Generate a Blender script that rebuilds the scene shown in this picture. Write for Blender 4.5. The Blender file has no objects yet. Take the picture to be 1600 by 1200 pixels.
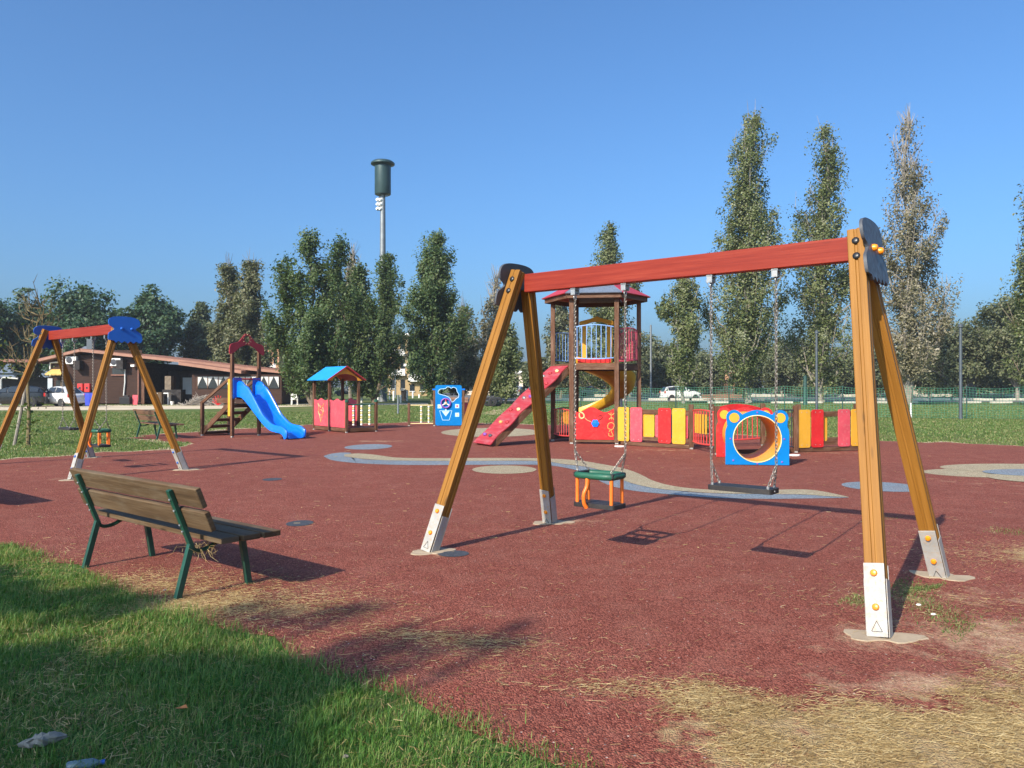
import bpy, math, random
import numpy as np
from mathutils import Vector, Matrix
from mathutils.geometry import tessellate_polygon

random.seed(7)
RNG = np.random.default_rng(11)
R = math.radians
SC = bpy.context.scene
COL = SC.collection

# ------------------------------------------------------------ camera, light
F, CXP, HYP, EYE = 1202.0, 800.0, 603.0, 1.5      # focal length (px of a 1600 px frame), centre, horizon row, eye height
cam_d = bpy.data.cameras.new('camera')
cam_d.sensor_width = 36.0
cam_d.lens = F / 1600 * 36
cam_d.clip_start, cam_d.clip_end = 0.05, 4000
cam = bpy.data.objects.new('camera', cam_d)
COL.objects.link(cam)
cam.location = (0, 0, EYE)
cam.rotation_euler = (R(90) + math.atan((HYP - 600) / F), 0, 0)
SC.camera = cam

SUN_EL = R(33.2)
SUN_AZ = math.atan2(-0.578, -0.816)               # measured from +Y towards +X: the sun stands behind the camera, to its left
SUN_DIR = Vector((math.sin(SUN_AZ) * math.cos(SUN_EL), math.cos(SUN_AZ) * math.cos(SUN_EL), math.sin(SUN_EL)))
world = bpy.data.worlds.new('World')
SC.world = world
world.use_nodes = True
wn = world.node_tree
wn.nodes.clear()
wo = wn.nodes.new('ShaderNodeOutputWorld')
wb = wn.nodes.new('ShaderNodeBackground')
sk = wn.nodes.new('ShaderNodeTexSky')
sk.sky_type = 'NISHITA'
sk.sun_disc = False
sk.sun_elevation = SUN_EL
sk.sun_rotation = SUN_AZ % (2 * math.pi)
sk.altitude = 0
sk.air_density = 1.0
sk.dust_density = 3.6
sk.ozone_density = 10.0
wb.inputs['Strength'].default_value = 0.15
tint = wn.nodes.new('ShaderNodeMix')
tint.data_type = 'RGBA'
tint.blend_type = 'MULTIPLY'
tint.inputs[0].default_value = 1.0
tint.inputs[7].default_value = (0.88, 1.01, 1.0, 1)   # a clearer blue than the stock sky
wn.links.new(sk.outputs[0], tint.inputs[6])
wn.links.new(tint.outputs[2], wb.inputs['Color'])
wn.links.new(wb.outputs[0], wo.inputs['Surface'])

sun_d = bpy.data.lights.new('sun', 'SUN')
sun_d.energy = 5.0
sun_d.angle = R(0.53)
sun_d.color = (1.0, 0.885, 0.73)
sun = bpy.data.objects.new('sun', sun_d)
COL.objects.link(sun)
sun.rotation_euler = (-SUN_DIR).to_track_quat('-Z', 'Y').to_euler()
sun.location = SUN_DIR * 60

SC.view_settings.view_transform = 'Standard'
SC.view_settings.look = 'None'
SC.view_settings.exposure = 0.56
SC.view_settings.gamma = 1.0
SC.view_settings.use_curve_mapping = False
SC.render.engine = 'CYCLES'
SC.cycles.max_bounces = 6
SC.cycles.transparent_max_bounces = 6
SC.cycles.use_denoising = True

# ------------------------------------------------------------ helpers
def G(px, py):
    z = EYE * F / (py - HYP)
    return Vector(((px - CXP) / F * z, z, 0.0))
def wx(px, y): return (px - CXP) / F * y
def hz(py, y): return EYE + (HYP - py) / F * y

class MB:
    def __init__(s): s.v = []; s.f = []; s.uv = []; s.mi = []
    def face(s, idx, uv=None, m=0):
        s.f.append(tuple(idx)); s.uv.append(uv or [(0, 0)] * len(idx)); s.mi.append(m)
    def quad(s, pts, m=0, uv=None):
        b = len(s.v); s.v += [tuple(p) for p in pts]
        s.face(range(b, b + len(pts)), uv, m)
    def box(s, c, size, M=None, m=0):
        M = M or Matrix()
        hx, hy, hzz = size[0] / 2, size[1] / 2, size[2] / 2
        c = Vector(c); b = len(s.v)
        P = [Vector((x, y, z)) for x in (-hx, hx) for y in (-hy, hy) for z in (-hzz, hzz)]
        s.v += [tuple(M @ (c + p)) for p in P]
        la = max(range(3), key=lambda i: size[i])
        for q in ((0, 1, 3, 2), (4, 6, 7, 5), (0, 4, 5, 1), (2, 3, 7, 6), (0, 2, 6, 4), (1, 5, 7, 3)):
            uv = []
            for i in q:
                p = P[i]; o = [k for k in range(3) if k != la]
                uv.append((p[la] + c[la], p[o[0]] + p[o[1]] * 1.13 + c[o[0]]))
            s.face([b + i for i in q], uv, m)
    def bar(s, p0, p1, w, h, up=(0, 0, 1), m=0, w1=None, h1=None):
        s.sweep([(-.5, -.5), (.5, -.5), (.5, .5), (-.5, .5)], p0, p1, w, h, up, m, w1, h1)
    def sweep(s, prof, p0, p1, w=1, h=1, up=(0, 0, 1), m=0, w1=None, h1=None):
        p0, p1, up = Vector(p0), Vector(p1), Vector(up)
        d = p1 - p0; L = d.length; d.normalize()
        if abs(d.dot(up)) > .98: up = Vector((0, 1, 0))
        a = d.cross(up).normalized(); b_ = a.cross(d).normalized()
        w1 = w if w1 is None else w1; h1 = h if h1 is None else h1
        b = len(s.v); n = len(prof)
        for (P, ww, hh) in ((p0, w, h), (p1, w1, h1)):
            s.v += [tuple(P + a * (x * ww) + b_ * (y * hh)) for x, y in prof]
        per = [0]
        for i in range(n):
            x, y = prof[i]; x2, y2 = prof[(i + 1) % n]
            per.append(per[-1] + math.hypot((x2 - x) * w, (y2 - y) * h))
        for i in range(n):
            j = (i + 1) % n
            s.face((b + i, b + j, b + n + j, b + n + i), [(0, per[i]), (0, per[i + 1]), (L, per[i + 1]), (L, per[i])], m)
        s.face([b + i for i in reversed(range(n))], [(prof[i][0] * w * .2, prof[i][1] * h) for i in reversed(range(n))], m)
        s.face([b + n + i for i in range(n)], [(prof[i][0] * w * .2, prof[i][1] * h) for i in range(n)], m)
    def tube(s, pts, r, n=8, m=0, closed=False, cap=True):
        pts = [Vector(p) for p in pts]; k = len(pts)
        rr = list(r) if hasattr(r, '__len__') else [r] * k
        b = len(s.v); prev = None; L = 0
        lens = []
        for i, p in enumerate(pts):
            if closed: t = pts[(i + 1) % k] - pts[i - 1]
            else: t = pts[min(i + 1, k - 1)] - pts[max(i - 1, 0)]
            t.normalize()
            if prev is None:
                u = t.cross(Vector((0, 0, 1)))
                if u.length < .05: u = t.cross(Vector((0, 1, 0)))
                u.normalize()
            else:
                u = (prev - t * prev.dot(t)).normalized()
            prev = u; w = t.cross(u)
            if i: L += (p - pts[i - 1]).length
            lens.append(L)
            for j in range(n):
                a = 2 * math.pi * j / n
                s.v.append(tuple(p + (u * math.cos(a) + w * math.sin(a)) * rr[i]))
        for i in range(k if closed else k - 1):
            i2 = (i + 1) % k
            for j in range(n):
                j2 = (j + 1) % n
                s.face((b + i * n + j, b + i * n + j2, b + i2 * n + j2, b + i2 * n + j),
                       [(lens[i], j / n * .3), (lens[i], (j + 1) / n * .3), (lens[i2], (j + 1) / n * .3), (lens[i2], j / n * .3)], m)
        if cap and not closed:
            s.face([b + j for j in reversed(range(n))], None, m)
            s.face([b + (k - 1) * n + j for j in range(n)], None, m)
    def lathe(s, prof, n=16, M=None, m=0):
        M = M or Matrix(); b = len(s.v); k = len(prof)
        for (r, z) in prof:
            for j in range(n):
                a = 2 * math.pi * j / n
                s.v.append(tuple(M @ Vector((r * math.cos(a), r * math.sin(a), z))))
        for i in range(k - 1):
            for j in range(n):
                j2 = (j + 1) % n
                s.face((b + i * n + j, b + i * n + j2, b + (i + 1) * n + j2, b + (i + 1) * n + j), None, m)
        if prof[0][0] > 1e-5: s.face([b + j for j in reversed(range(n))], None, m)
        if prof[-1][0] > 1e-5: s.face([b + (k - 1) * n + j for j in range(n)], None, m)
    def prism(s, outline, t, M=None, holes=(), m=0, z0=None):
        """outline in the local XY plane of M, thickness t along its Z"""
        M = M or Matrix()
        z0 = -t / 2 if z0 is None else z0
        loops = [[Vector((x, y, 0)) for x, y in l] for l in [outline] + list(holes)]
        flat = [p for l in loops for p in l]
        tris = tessellate_polygon(loops)
        b = len(s.v); n = len(flat)
        for z in (z0, z0 + t): s.v += [tuple(M @ Vector((p.x, p.y, z))) for p in flat]
        for tr in tris:
            a, c, d = (flat[i] for i in tr)
            if (c - a).cross(d - a).z < 0: tr = tuple(reversed(tr))
            s.face([b + n + i for i in tr], [(flat[i].x, flat[i].y) for i in tr], m)
            s.face([b + i for i in reversed(tr)], [(flat[i].x, flat[i].y) for i in reversed(tr)], m)
        o = 0
        for li, l in enumerate(loops):
            k = len(l); ar = sum(l[i].x * l[(i + 1) % k].y - l[(i + 1) % k].x * l[i].y for i in range(k))
            flip = (ar < 0) != (li > 0)
            for i in range(k):
                j = (i + 1) % k
                q = [b + o + i, b + o + j, b + n + o + j, b + n + o + i]
                s.face(q[::-1] if flip else q, None, m)
            o += k
    def build(s, name, mats, parent=None, smooth=0, bevel=0, label=None):
        me = bpy.data.meshes.new(name)
        me.from_pydata(s.v, [], s.f)
        uvl = me.uv_layers.new(name='UVMap')
        flat = [c for f in s.uv for p in f for c in p]
        uvl.data.foreach_set('uv', flat)
        mats = mats if isinstance(mats, (list, tuple)) else [mats]
        for m in mats: me.materials.append(m)
        if len(mats) > 1: me.polygons.foreach_set('material_index', s.mi)
        me.update()
        if smooth:
            me.shade_smooth(); me.set_sharp_from_angle(angle=R(smooth))
        o = bpy.data.objects.new(name, me)
        COL.objects.link(o)
        if parent: o.parent = parent
        if label: o['label'] = label
        if bevel:
            bm = o.modifiers.new('bevel', 'BEVEL'); bm.width = bevel; bm.segments = 2; bm.limit_method = 'ANGLE'; bm.angle_limit = R(40)
            bm.harden_normals = True
        return o

def tag(o, label=None, cat=None, group=None, kind=None):
    if label: o['label'] = label
    if cat: o['category'] = cat
    if group: o['group'] = group
    if kind: o['kind'] = kind
    return o
def thing(name, label, cat, loc=(0, 0, 0), rz=0.0, group=None):
    o = bpy.data.objects.new(name, None)
    o.empty_display_size = .2
    COL.objects.link(o); o.location = loc; o.rotation_euler = (0, 0, rz)
    return tag(o, label, cat, group)
def kids(o): return [c for c in bpy.data.objects if c.parent == o]
def copy_tree(o, loc=None, rz=None, label=None, parent=None):
    c = o.copy(); COL.objects.link(c); c.parent = parent
    if loc is not None: c.location = loc
    if rz is not None: c.rotation_euler = (0, 0, rz)
    if label: c['label'] = label
    for k in kids(o): copy_tree(k, parent=c)
    return c
def upright(o, dirx, tilt=0):
    """matrix: local X along dirx (horizontal), local Y up, local Z out of the face"""
    x = Vector((dirx[0], dirx[1], 0)).normalized(); y = Vector((0, 0, 1)); z = x.cross(y)
    M = Matrix((x, y, z)).transposed().to_4x4(); M.translation = Vector(o)
    return M
def circ(cx, cy, r, n=24, a0=0, a1=360):
    full = abs(a1 - a0) >= 360
    k = n if full else n + 1
    return [(cx + r * math.cos(R(a0 + (a1 - a0) * i / n)), cy + r * math.sin(R(a0 + (a1 - a0) * i / n))) for i in range(k)]
def rrect(x0, y0, x1, y1, r, n=4):
    o = []
    for cx, cy, a in ((x1 - r, y0 + r, -90), (x1 - r, y1 - r, 0), (x0 + r, y1 - r, 90), (x0 + r, y0 + r, 180)):
        o += circ(cx, cy, r, n, a, a + 90)
    return o
def spline(pts, n=6, closed=False):
    P = [Vector(p) for p in pts]; k = len(P); out = []
    for i in range(k if closed else k - 1):
        a, b, c, d = (P[(i - 1) % k], P[i], P[(i + 1) % k], P[(i + 2) % k]) if closed else (P[max(i - 1, 0)], P[i], P[i + 1], P[min(i + 2, k - 1)])
        for j in range(n):
            t = j / n
            out.append(.5 * ((2 * b) + (c - a) * t + (2 * a - 5 * b + 4 * c - d) * t * t + (3 * b - a - 3 * c + d) * t ** 3))
    if not closed: out.append(P[-1])
    return out

# ------------------------------------------------------------ materials
def nd(nt, typ, ins=None, **props):
    n = nt.nodes.new(typ)
    for k, v in props.items(): setattr(n, k, v)
    for k, v in (ins or {}).items():
        if isinstance(v, bpy.types.NodeSocket): nt.links.new(v, n.inputs[k])
        else: n.inputs[k].default_value = v
    return n
def new_mat(name):
    m = bpy.data.materials.new(name); m.use_nodes = True
    nt = m.node_tree
    return m, nt, nt.nodes['Principled BSDF'], nt.nodes['Material Output']
def rgba(c): return (c[0], c[1], c[2], 1.0)
def mixc(nt, fac, a, b, mode='MIX'):
    n = nt.nodes.new('ShaderNodeMix'); n.data_type = 'RGBA'; n.blend_type = mode
    for i, v in ((0, fac), (6, a), (7, b)):
        if isinstance(v, bpy.types.NodeSocket): nt.links.new(v, n.inputs[i])
        else: n.inputs[i].default_value = rgba(v) if i else v
    return n.outputs[2]
def math_n(nt, op, a, b=0.0, clamp=False):
    n = nt.nodes.new('ShaderNodeMath'); n.operation = op; n.use_clamp = clamp
    for i, v in ((0, a), (1, b)):
        if isinstance(v, bpy.types.NodeSocket): nt.links.new(v, n.inputs[i])
        else: n.inputs[i].default_value = v
    return n.outputs[0]
def ramp(nt, fac, stops):
    n = nt.nodes.new('ShaderNodeValToRGB'); nt.links.new(fac, n.inputs[0])
    e = n.color_ramp.elements
    while len(e) < len(stops): e.new(.5)
    for i, (p, c) in enumerate(stops):
        e[i].position = p; e[i].color = rgba(c) if hasattr(c, '__len__') else (c, c, c, 1)
    return n.outputs[0]
def noise(nt, vec, scale, detail=3, rough=.55):
    return nd(nt, 'ShaderNodeTexNoise', {'Vector': vec, 'Scale': scale, 'Detail': detail, 'Roughness': rough}).outputs[0]
def bump(nt, h, strength, dist, pr):
    b = nd(nt, 'ShaderNodeBump', {'Height': h, 'Strength': strength, 'Distance': dist})
    nt.links.new(b.outputs[0], pr.inputs['Normal'])
def objco(nt): return nd(nt, 'ShaderNodeTexCoord').outputs['Object']

def wood(name, dark, mid, light, rough=.5, knots=True, grain=1.0, wear=None, coat=0.0):
    m, nt, p, out = new_mat(name)
    uv = nd(nt, 'ShaderNodeTexCoord').outputs['UV']
    rnd = nd(nt, 'ShaderNodeObjectInfo').outputs['Random']
    off = nd(nt, 'ShaderNodeCombineXYZ', {'X': math_n(nt, 'MULTIPLY', rnd, 37.0), 'Y': math_n(nt, 'MULTIPLY', rnd, 11.0)}).outputs[0]
    v = nd(nt, 'ShaderNodeVectorMath', {0: uv, 1: off}, operation='ADD').outputs[0]
    g1 = nd(nt, 'ShaderNodeMapping', {'Vector': v, 'Scale': (1.3, 38 * grain, 1)}).outputs[0]
    n1 = noise(nt, g1, 1.0, 5, .6)
    g2 = nd(nt, 'ShaderNodeMapping', {'Vector': v, 'Scale': (4, 160 * grain, 1)}).outputs[0]
    n2 = noise(nt, g2, 1.0, 2, .5)
    f = math_n(nt, 'ADD', math_n(nt, 'MULTIPLY', n1, .75), math_n(nt, 'MULTIPLY', n2, .25))
    c = ramp(nt, f, [(.30, dark), (.5, mid), (.68, light)])
    if knots:
        kv = nd(nt, 'ShaderNodeMapping', {'Vector': v, 'Scale': (1.9, 9, 1)}).outputs[0]
        kd = nd(nt, 'ShaderNodeTexVoronoi', {'Vector': kv, 'Scale': 1.0}).outputs['Distance']
        kf = ramp(nt, kd, [(.04, 1.0), (.13, 0.0)])
        c = mixc(nt, math_n(nt, 'MULTIPLY', kf, .75), c, [x * .35 for x in dark])
    if wear:
        big = noise(nt, nd(nt, 'ShaderNodeMapping', {'Vector': v, 'Scale': (2.2, 7, 1)}).outputs[0], 1.0, 5, .65)
        c = mixc(nt, ramp(nt, big, [(.48, 0.0), (.68, .75)]), c, wear)
    nt.links.new(c, p.inputs['Base Color'])
    p.inputs['Roughness'].default_value = rough
    p.inputs['Specular IOR Level'].default_value = .22
    bump(nt, f, .35, .004, p)
    return m

def paint(name, col, rough=.4, metallic=0.0, var=.12, scale=3.0, dirt=None, dirt_amt=.3, bump_s=0.0, spec=.5, coat=0.0, fine=0.0):
    m, nt, p, out = new_mat(name)
    co = objco(nt)
    n1 = noise(nt, co, scale, 4, .6)
    c = mixc(nt, ramp(nt, n1, [(.3, 0.0), (.7, 1.0)]), [x * (1 - var) for x in col], [min(1, x * (1 + var) + var * .02) for x in col])
    if dirt:
        n2 = noise(nt, co, scale * 4.3, 6, .7)
        c = mixc(nt, ramp(nt, n2, [(.5, 0.0), (.75, dirt_amt)]), c, dirt)
    nt.links.new(c, p.inputs['Base Color'])
    r = ramp(nt, noise(nt, co, scale * 6, 3), [(.3, rough * .8), (.7, min(1, rough * 1.25))])
    nt.links.new(r, p.inputs['Roughness'])
    p.inputs['Metallic'].default_value = metallic
    p.inputs['Specular IOR Level'].default_value = spec
    p.inputs['Coat Weight'].default_value = coat
    if bump_s: bump(nt, noise(nt, co, fine or 90, 4, .6), bump_s, .004, p)
    return m

def foliage(name, cols, trans=.3, scale=.5, rough=.55):
    """cols: list of leaf colours picked at random per leaf, with clump-sized drift of kind"""
    m, nt, p, out = new_mat(name)
    geo = nd(nt, 'ShaderNodeNewGeometry')
    r = geo.outputs['Random Per Island']
    n1 = noise(nt, objco(nt), scale, 2, .5)
    f = math_n(nt, 'ADD', math_n(nt, 'MULTIPLY', r, .62), math_n(nt, 'MULTIPLY', math_n(nt, 'SUBTRACT', n1, .28), .8), clamp=True)
    k = len(cols)
    c = ramp(nt, f, [((i + .5) / k, cols[i]) for i in range(k)])
    nt.links.new(c, p.inputs['Base Color'])
    p.inputs['Roughness'].default_value = rough
    p.inputs['Specular IOR Level'].default_value = .35
    t = nd(nt, 'ShaderNodeBsdfTranslucent', {'Color': mixc(nt, 1.0, c, (1.15, 1.2, .55), 'MULTIPLY')})
    ms = nd(nt, 'ShaderNodeMixShader', {0: trans, 1: p.outputs[0], 2: t.outputs[0]})
    nt.links.new(ms.outputs[0], out.inputs['Surface'])
    return m

M = {}
M['honey'] = wood('honey_lacquered_pine', (.195, .083, .012), (.25, .110, .017), (.305, .140, .026), .55, True, .8)
M['redbeam'] = wood('red_stained_beam', (.155, .014, .009), (.225, .024, .013), (.285, .042, .022), .5)
M['brown'] = wood('brown_stained_post', (.060, .026, .014), (.105, .047, .025), (.165, .082, .045), .6, True, .7, (.20, .12, .08))
M['bench'] = wood('weathered_bench_plank', (.052, .030, .015), (.098, .060, .031), (.155, .105, .060), .75, True, .8, (.14, .108, .072))
M['bench_dark'] = wood('reddish_bench_plank', (.10, .05, .03), (.17, .09, .055), (.25, .15, .10), .75, True, .8)
M['redwood'] = wood('red_climbing_board', (.26, .022, .030), (.35, .034, .044), (.42, .06, .066), .55, False, .6, (.36, .13, .14))
M['plank_wall'] = wood('dark_plank_wall', (.024, .011, .0075), (.043, .020, .013), (.066, .033, .022), .7, False, .5)
M['green_steel'] = paint('dark_green_painted_steel', (.006, .055, .036), .38, 0, .2, 6, (.05, .05, .035), .35)
M['galv'] = paint('galvanised_steel', (.36, .37, .38), .48, .75, .12, 9, (.50, .42, .33), .5)
M['galv_dusty'] = paint('dusty_galvanised_steel', (.345, .34, .32), .6, .15, .14, 9, (.42, .27, .14), .8)
M['chain'] = paint('chain_steel', (.23, .21, .185), .45, .4, .2, 30, (.20, .12, .07), .5)
M['grey_plate'] = paint('slate_grey_plate', (.062, .068, .082), .5, 0, .1, 4, (.15, .15, .15), .25)
M['blue_plate'] = paint('blue_plate', (.012, .10, .42), .4, 0, .12, 4)
M['blue'] = paint('bright_blue_plastic', (.0, .155, .44), .5, 0, .08, 3, (.02, .16, .46), .25, 0, .12)
M['slide_blue'] = paint('glossy_blue_slide', (.0, .15, .72), .22, 0, .06, 2, (.1, .25, .6), .2, 0, .5, .4)
M['roof_blue'] = paint('sky_blue_roof_board', (.01, .26, .70), .45, 0, .08, 3)
M['red'] = paint('bright_red_plastic', (.54, .020, .022), .5, 0, .12, 3, (.42, .10, .08), .4, 0, .2)
M['pink'] = paint('faded_red_plastic', (.56, .070, .095), .55, 0, .14, 3, (.56, .20, .19), .5, 0, .2)
M['maroon'] = paint('dark_red_board', (.40, .026, .036), .5, 0, .12, 4)
M['yellow'] = paint('warm_yellow_plastic', (.62, .315, .030), .5, 0, .07, 3, (.55, .36, .12), .35, 0, .2)
M['slide_yellow'] = paint('ochre_yellow_slide', (.62, .34, .02), .4, 0, .12, 2, (.35, .2, .03), .4)
M['tunnel_yellow'] = paint('tunnel_orange_yellow', (.78, .36, .035), .45, 0, .08, 3)
M['orange'] = paint('orange_plastic', (.85, .26, .01), .35, 0, .08, 8)
M['orange_rod'] = paint('orange_rod', (.80, .17, .02), .38, 0, .08, 8)
M['seat_green'] = paint('dark_green_rubber', (.008, .085, .048), .5, 0, .15, 10, (.1, .15, .1), .2)
M['black_rubber'] = paint('black_rubber', (.016, .014, .014), .55, 0, .3, 12, (.08, .06, .05), .35, .2)
M['black_plastic'] = paint('black_plastic', (.012, .012, .014), .35, 0, .2, 12)
M['white'] = paint('white_paint', (.76, .76, .73), .5, 0, .06, 5, (.5, .47, .4), .25)
M['pale_blue'] = paint('pale_blue_line', (.42, .66, .86), .5, 0, .05, 5)
M['cream_line'] = paint('cream_engraving', (.72, .58, .28), .5, 0, .05, 5)
M['orange_line'] = paint('orange_engraving', (.86, .34, .10), .5, 0, .05, 5)
M['purple'] = paint('purple_plastic', (.22, .07, .36), .4, 0, .1, 5)
M['rail_blue'] = paint('powder_blue_railing', (.20, .36, .66), .42, 0, .1, 6)
M['rail_red'] = paint('red_railing', (.55, .05, .045), .42, 0, .1, 6)
M['rail_pink'] = paint('pinkish_red_railing', (.50, .05, .10), .45, 0, .1, 6)
M['rail_dark'] = paint('dark_railing', (.03, .03, .04), .45, 0, .1, 6)
M['bead_yellow'] = paint('pale_yellow_bead', (.75, .62, .28), .45, 0, .1, 6)
M['concrete'] = paint('dusty_concrete', (.37, .29, .20), .9, 0, .15, 5, (.33, .25, .17), .5, .5, .3, 0, 120)
M['steel_dark'] = paint('dark_green_mast', (.028, .060, .062), .42, .2, .12, 1.2)
M['mast'] = paint('galvanised_mast', (.20, .22, .23), .5, .5, .15, 1.5)
M['lamp_grey'] = paint('grey_lamp_post', (.075, .09, .105), .5, .3, .1, 3)
M['post_green'] = paint('dark_green_post', (.02, .06, .05), .5, .1, .1, 3)
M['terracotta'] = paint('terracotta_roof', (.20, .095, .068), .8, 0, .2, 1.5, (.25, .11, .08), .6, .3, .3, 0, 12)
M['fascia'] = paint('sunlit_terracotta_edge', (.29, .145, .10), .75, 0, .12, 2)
M['shed_dark'] = paint('dark_shed_wood', (.014, .010, .009), .8, 0, .2, 1)
M['glass'] = paint('dark_window_glass', (.02, .025, .03), .08, 0, .1, 1, None, 0, 0, .8)
M['curtain'] = paint('white_curtain', (.50, .50, .48), .8, 0, .06, 3)
M['awning'] = paint('ochre_awning', (.62, .42, .12), .8, 0, .12, 4, (.4, .28, .1), .5)
M['bin_blue'] = paint('blue_bin', (.02, .045, .42), .45, 0, .1, 4)
M['box_red'] = paint('red_box', (.60, .02, .02), .45, 0, .08, 4)
M['tyre'] = paint('tyre_rubber', (.018, .018, .019), .8, 0, .2, 8)
M['rim'] = paint('alloy_rim', (.45, .45, .46), .35, .7, .1, 8)
M['car_white'] = paint('white_car_paint', (.74, .73, .70), .25, 0, .02, 1, None, 0, 0, .5, .6)
M['car_dark'] = paint('dark_grey_car_paint', (.012, .015, .017), .3, 0, .05, 1, None, 0, 0, .4, .25)
M['car_silver'] = paint('silver_car_paint', (.38, .39, .40), .3, .4, .03, 1, None, 0, 0, .5, .5)
M['lens_red'] = paint('red_lens', (.45, .02, .015), .2, 0, .05, 4)
M['lens_clear'] = paint('clear_lens', (.65, .66, .66), .15, 0, .05, 4)
M['bld_yellow'] = paint('ochre_render', (.36, .25, .125), .9, 0, .1, .4)
M['bld_pale'] = paint('pale_render', (.66, .56, .45), .9, 0, .1, .4)
M['bld_orange'] = paint('orange_render', (.46, .25, .145), .9, 0, .1, .4)
M['bld_white'] = paint('white_render', (.72, .70, .66), .9, 0, .06, .4)
M['bark'] = paint('grey_brown_bark', (.16, .125, .09), .9, 0, .3, 3, (.07, .05, .035), .7, .6, .3, 0, 14)
M['bark_pale'] = paint('pale_twig_bark', (.25, .22, .185), .9, 0, .25, 3, (.18, .14, .11), .6)
M['bark_lichen'] = paint('lichened_bark', (.15, .115, .06), .9, 0, .3, 6, (.24, .18, .05), .7, .5, .3, 0, 30)
M['netting'] = paint('green_plastic_netting', (.028, .155, .088), .5, 0, .15, 2)
M['kerb_white'] = paint('whitewashed_kerb', (.50, .46, .38), .85, 0, .1, 1, (.5, .42, .32), .5)
M['ash'] = paint('grey_asphalt', (.13, .125, .12), .9, 0, .15, .6, (.2, .19, .17), .4)
M['sand'] = paint('sandy_track', (.56, .46, .32), .95, 0, .15, .35, (.42, .33, .22), .5)
M['bag'] = paint('grimy_plastic_bag', (.20, .175, .14), .5, 0, .15, 20, (.3, .25, .2), .5)
M['bottle'] = paint('clear_blue_plastic', (.12, .17, .19), .2, 0, .1, 20)
M['leaf_orange'] = paint('dry_orange_leaf', (.50, .16, .04), .7, 0, .2, 30)
M['metal_cover'] = paint('blue_grey_cover', (.035, .04, .050), .7, 0, .2, 14, (.25, .2, .16), .4, .4, .5, 0, 60)
M['stone_white'] = paint('white_pebble', (.75, .73, .68), .8, 0, .1, 20)
M['poplar_a'] = foliage('poplar_leaves_deep', [(.038, .076, .028), (.072, .122, .040), (.112, .155, .054), (.16, .185, .088)], .36, .35)
M['poplar_b'] = foliage('poplar_leaves_olive', [(.062, .095, .032), (.12, .15, .050), (.19, .21, .080), (.29, .30, .20)], .36, .35)
M['poplar_c'] = foliage('poplar_leaves_silver', [(.092, .090, .042), (.155, .142, .072), (.23, .205, .132), (.33, .295, .22)], .25, .35)
M['poplar_d'] = foliage('poplar_leaves_rusty', [(.060, .078, .032), (.11, .125, .055), (.165, .168, .088), (.24, .23, .15)], .3, .35)
M['oak'] = foliage('dark_broad_leaves', [(.022, .060, .032), (.042, .092, .044), (.068, .122, .056), (.11, .16, .082)], .3, .3)
M['oak_b'] = foliage('green_broad_leaves', [(.036, .058, .026), (.060, .084, .036), (.092, .115, .050), (.14, .155, .075)], .25, .3)
M['scrub'] = foliage('olive_scrub_leaves', [(.065, .085, .042), (.105, .125, .058), (.15, .165, .082), (.21, .205, .12)], .3, .3)
M['sapling'] = foliage('sapling_leaves', [(.05, .09, .015), (.09, .13, .02), (.16, .15, .03)], .3, 2)

# ------------------------------------------------------------ ground
def arr_mesh(name, V, Fc, mats, parent=None, kind=None, cols=None):
    """V (n,3) float, Fc (m,k) int: every face has k corners"""
    me = bpy.data.meshes.new(name)
    V = np.ascontiguousarray(V, dtype=np.float32); Fc = np.ascontiguousarray(Fc, dtype=np.int32)
    m, k = Fc.shape
    me.vertices.add(len(V)); me.vertices.foreach_set('co', V.ravel())
    me.loops.add(m * k); me.loops.foreach_set('vertex_index', Fc.ravel())
    me.polygons.add(m); me.polygons.foreach_set('loop_start', np.arange(0, m * k, k, dtype=np.int32))
    me.update(calc_edges=True)
    for q in (mats if isinstance(mats, list) else [mats]): me.materials.append(q)
    o = bpy.data.objects.new(name, me); COL.objects.link(o)
    if parent: o.parent = parent
    if kind: o['kind'] = kind
    return o
def poly_sheet(name, pts, z, mat, kind='structure', t=0.0):
    mb = MB()
    fl = [Vector((p[0], p[1], 0)) for p in pts]
    mb.v = [(p.x, p.y, z) for p in fl]
    for tr in tessellate_polygon([fl]):
        a, b, c = (fl[i] for i in tr)
        mb.face(tr if (b - a).cross(c - a).z > 0 else tuple(reversed(tr)))
    o = mb.build(name, mat); o['kind'] = kind
    return o
def in_poly(x, y, poly):
    inside = np.zeros(len(x), bool); n = len(poly)
    for i in range(n):
        x1, y1 = poly[i][0], poly[i][1]; x2, y2 = poly[(i + 1) % n][0], poly[(i + 1) % n][1]
        c = ((y1 > y) != (y2 > y)) & (x < (x2 - x1) * (y - y1) / ((y2 - y1) + 1e-12) + x1)
        inside ^= c
    return inside
def vnoise(x, y, sc, seed=0):
    """cheap smooth value noise in [0,1] for arrays"""
    x = np.asarray(x) * sc + 57.3 * seed + 1000; y = np.asarray(y) * sc + 31.7 * seed + 1000
    xi, yi = np.floor(x).astype(int), np.floor(y).astype(int)
    fx, fy = x - xi, y - yi
    fx = fx * fx * (3 - 2 * fx); fy = fy * fy * (3 - 2 * fy)
    def h(a, b):
        s = np.sin(a * 127.1 + b * 311.7 + seed * 17.0) * 43758.5453
        return s - np.floor(s)
    return (h(xi, yi) * (1 - fx) + h(xi + 1, yi) * fx) * (1 - fy) + (h(xi, yi + 1) * (1 - fx) + h(xi + 1, yi + 1) * fx) * fy

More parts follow.
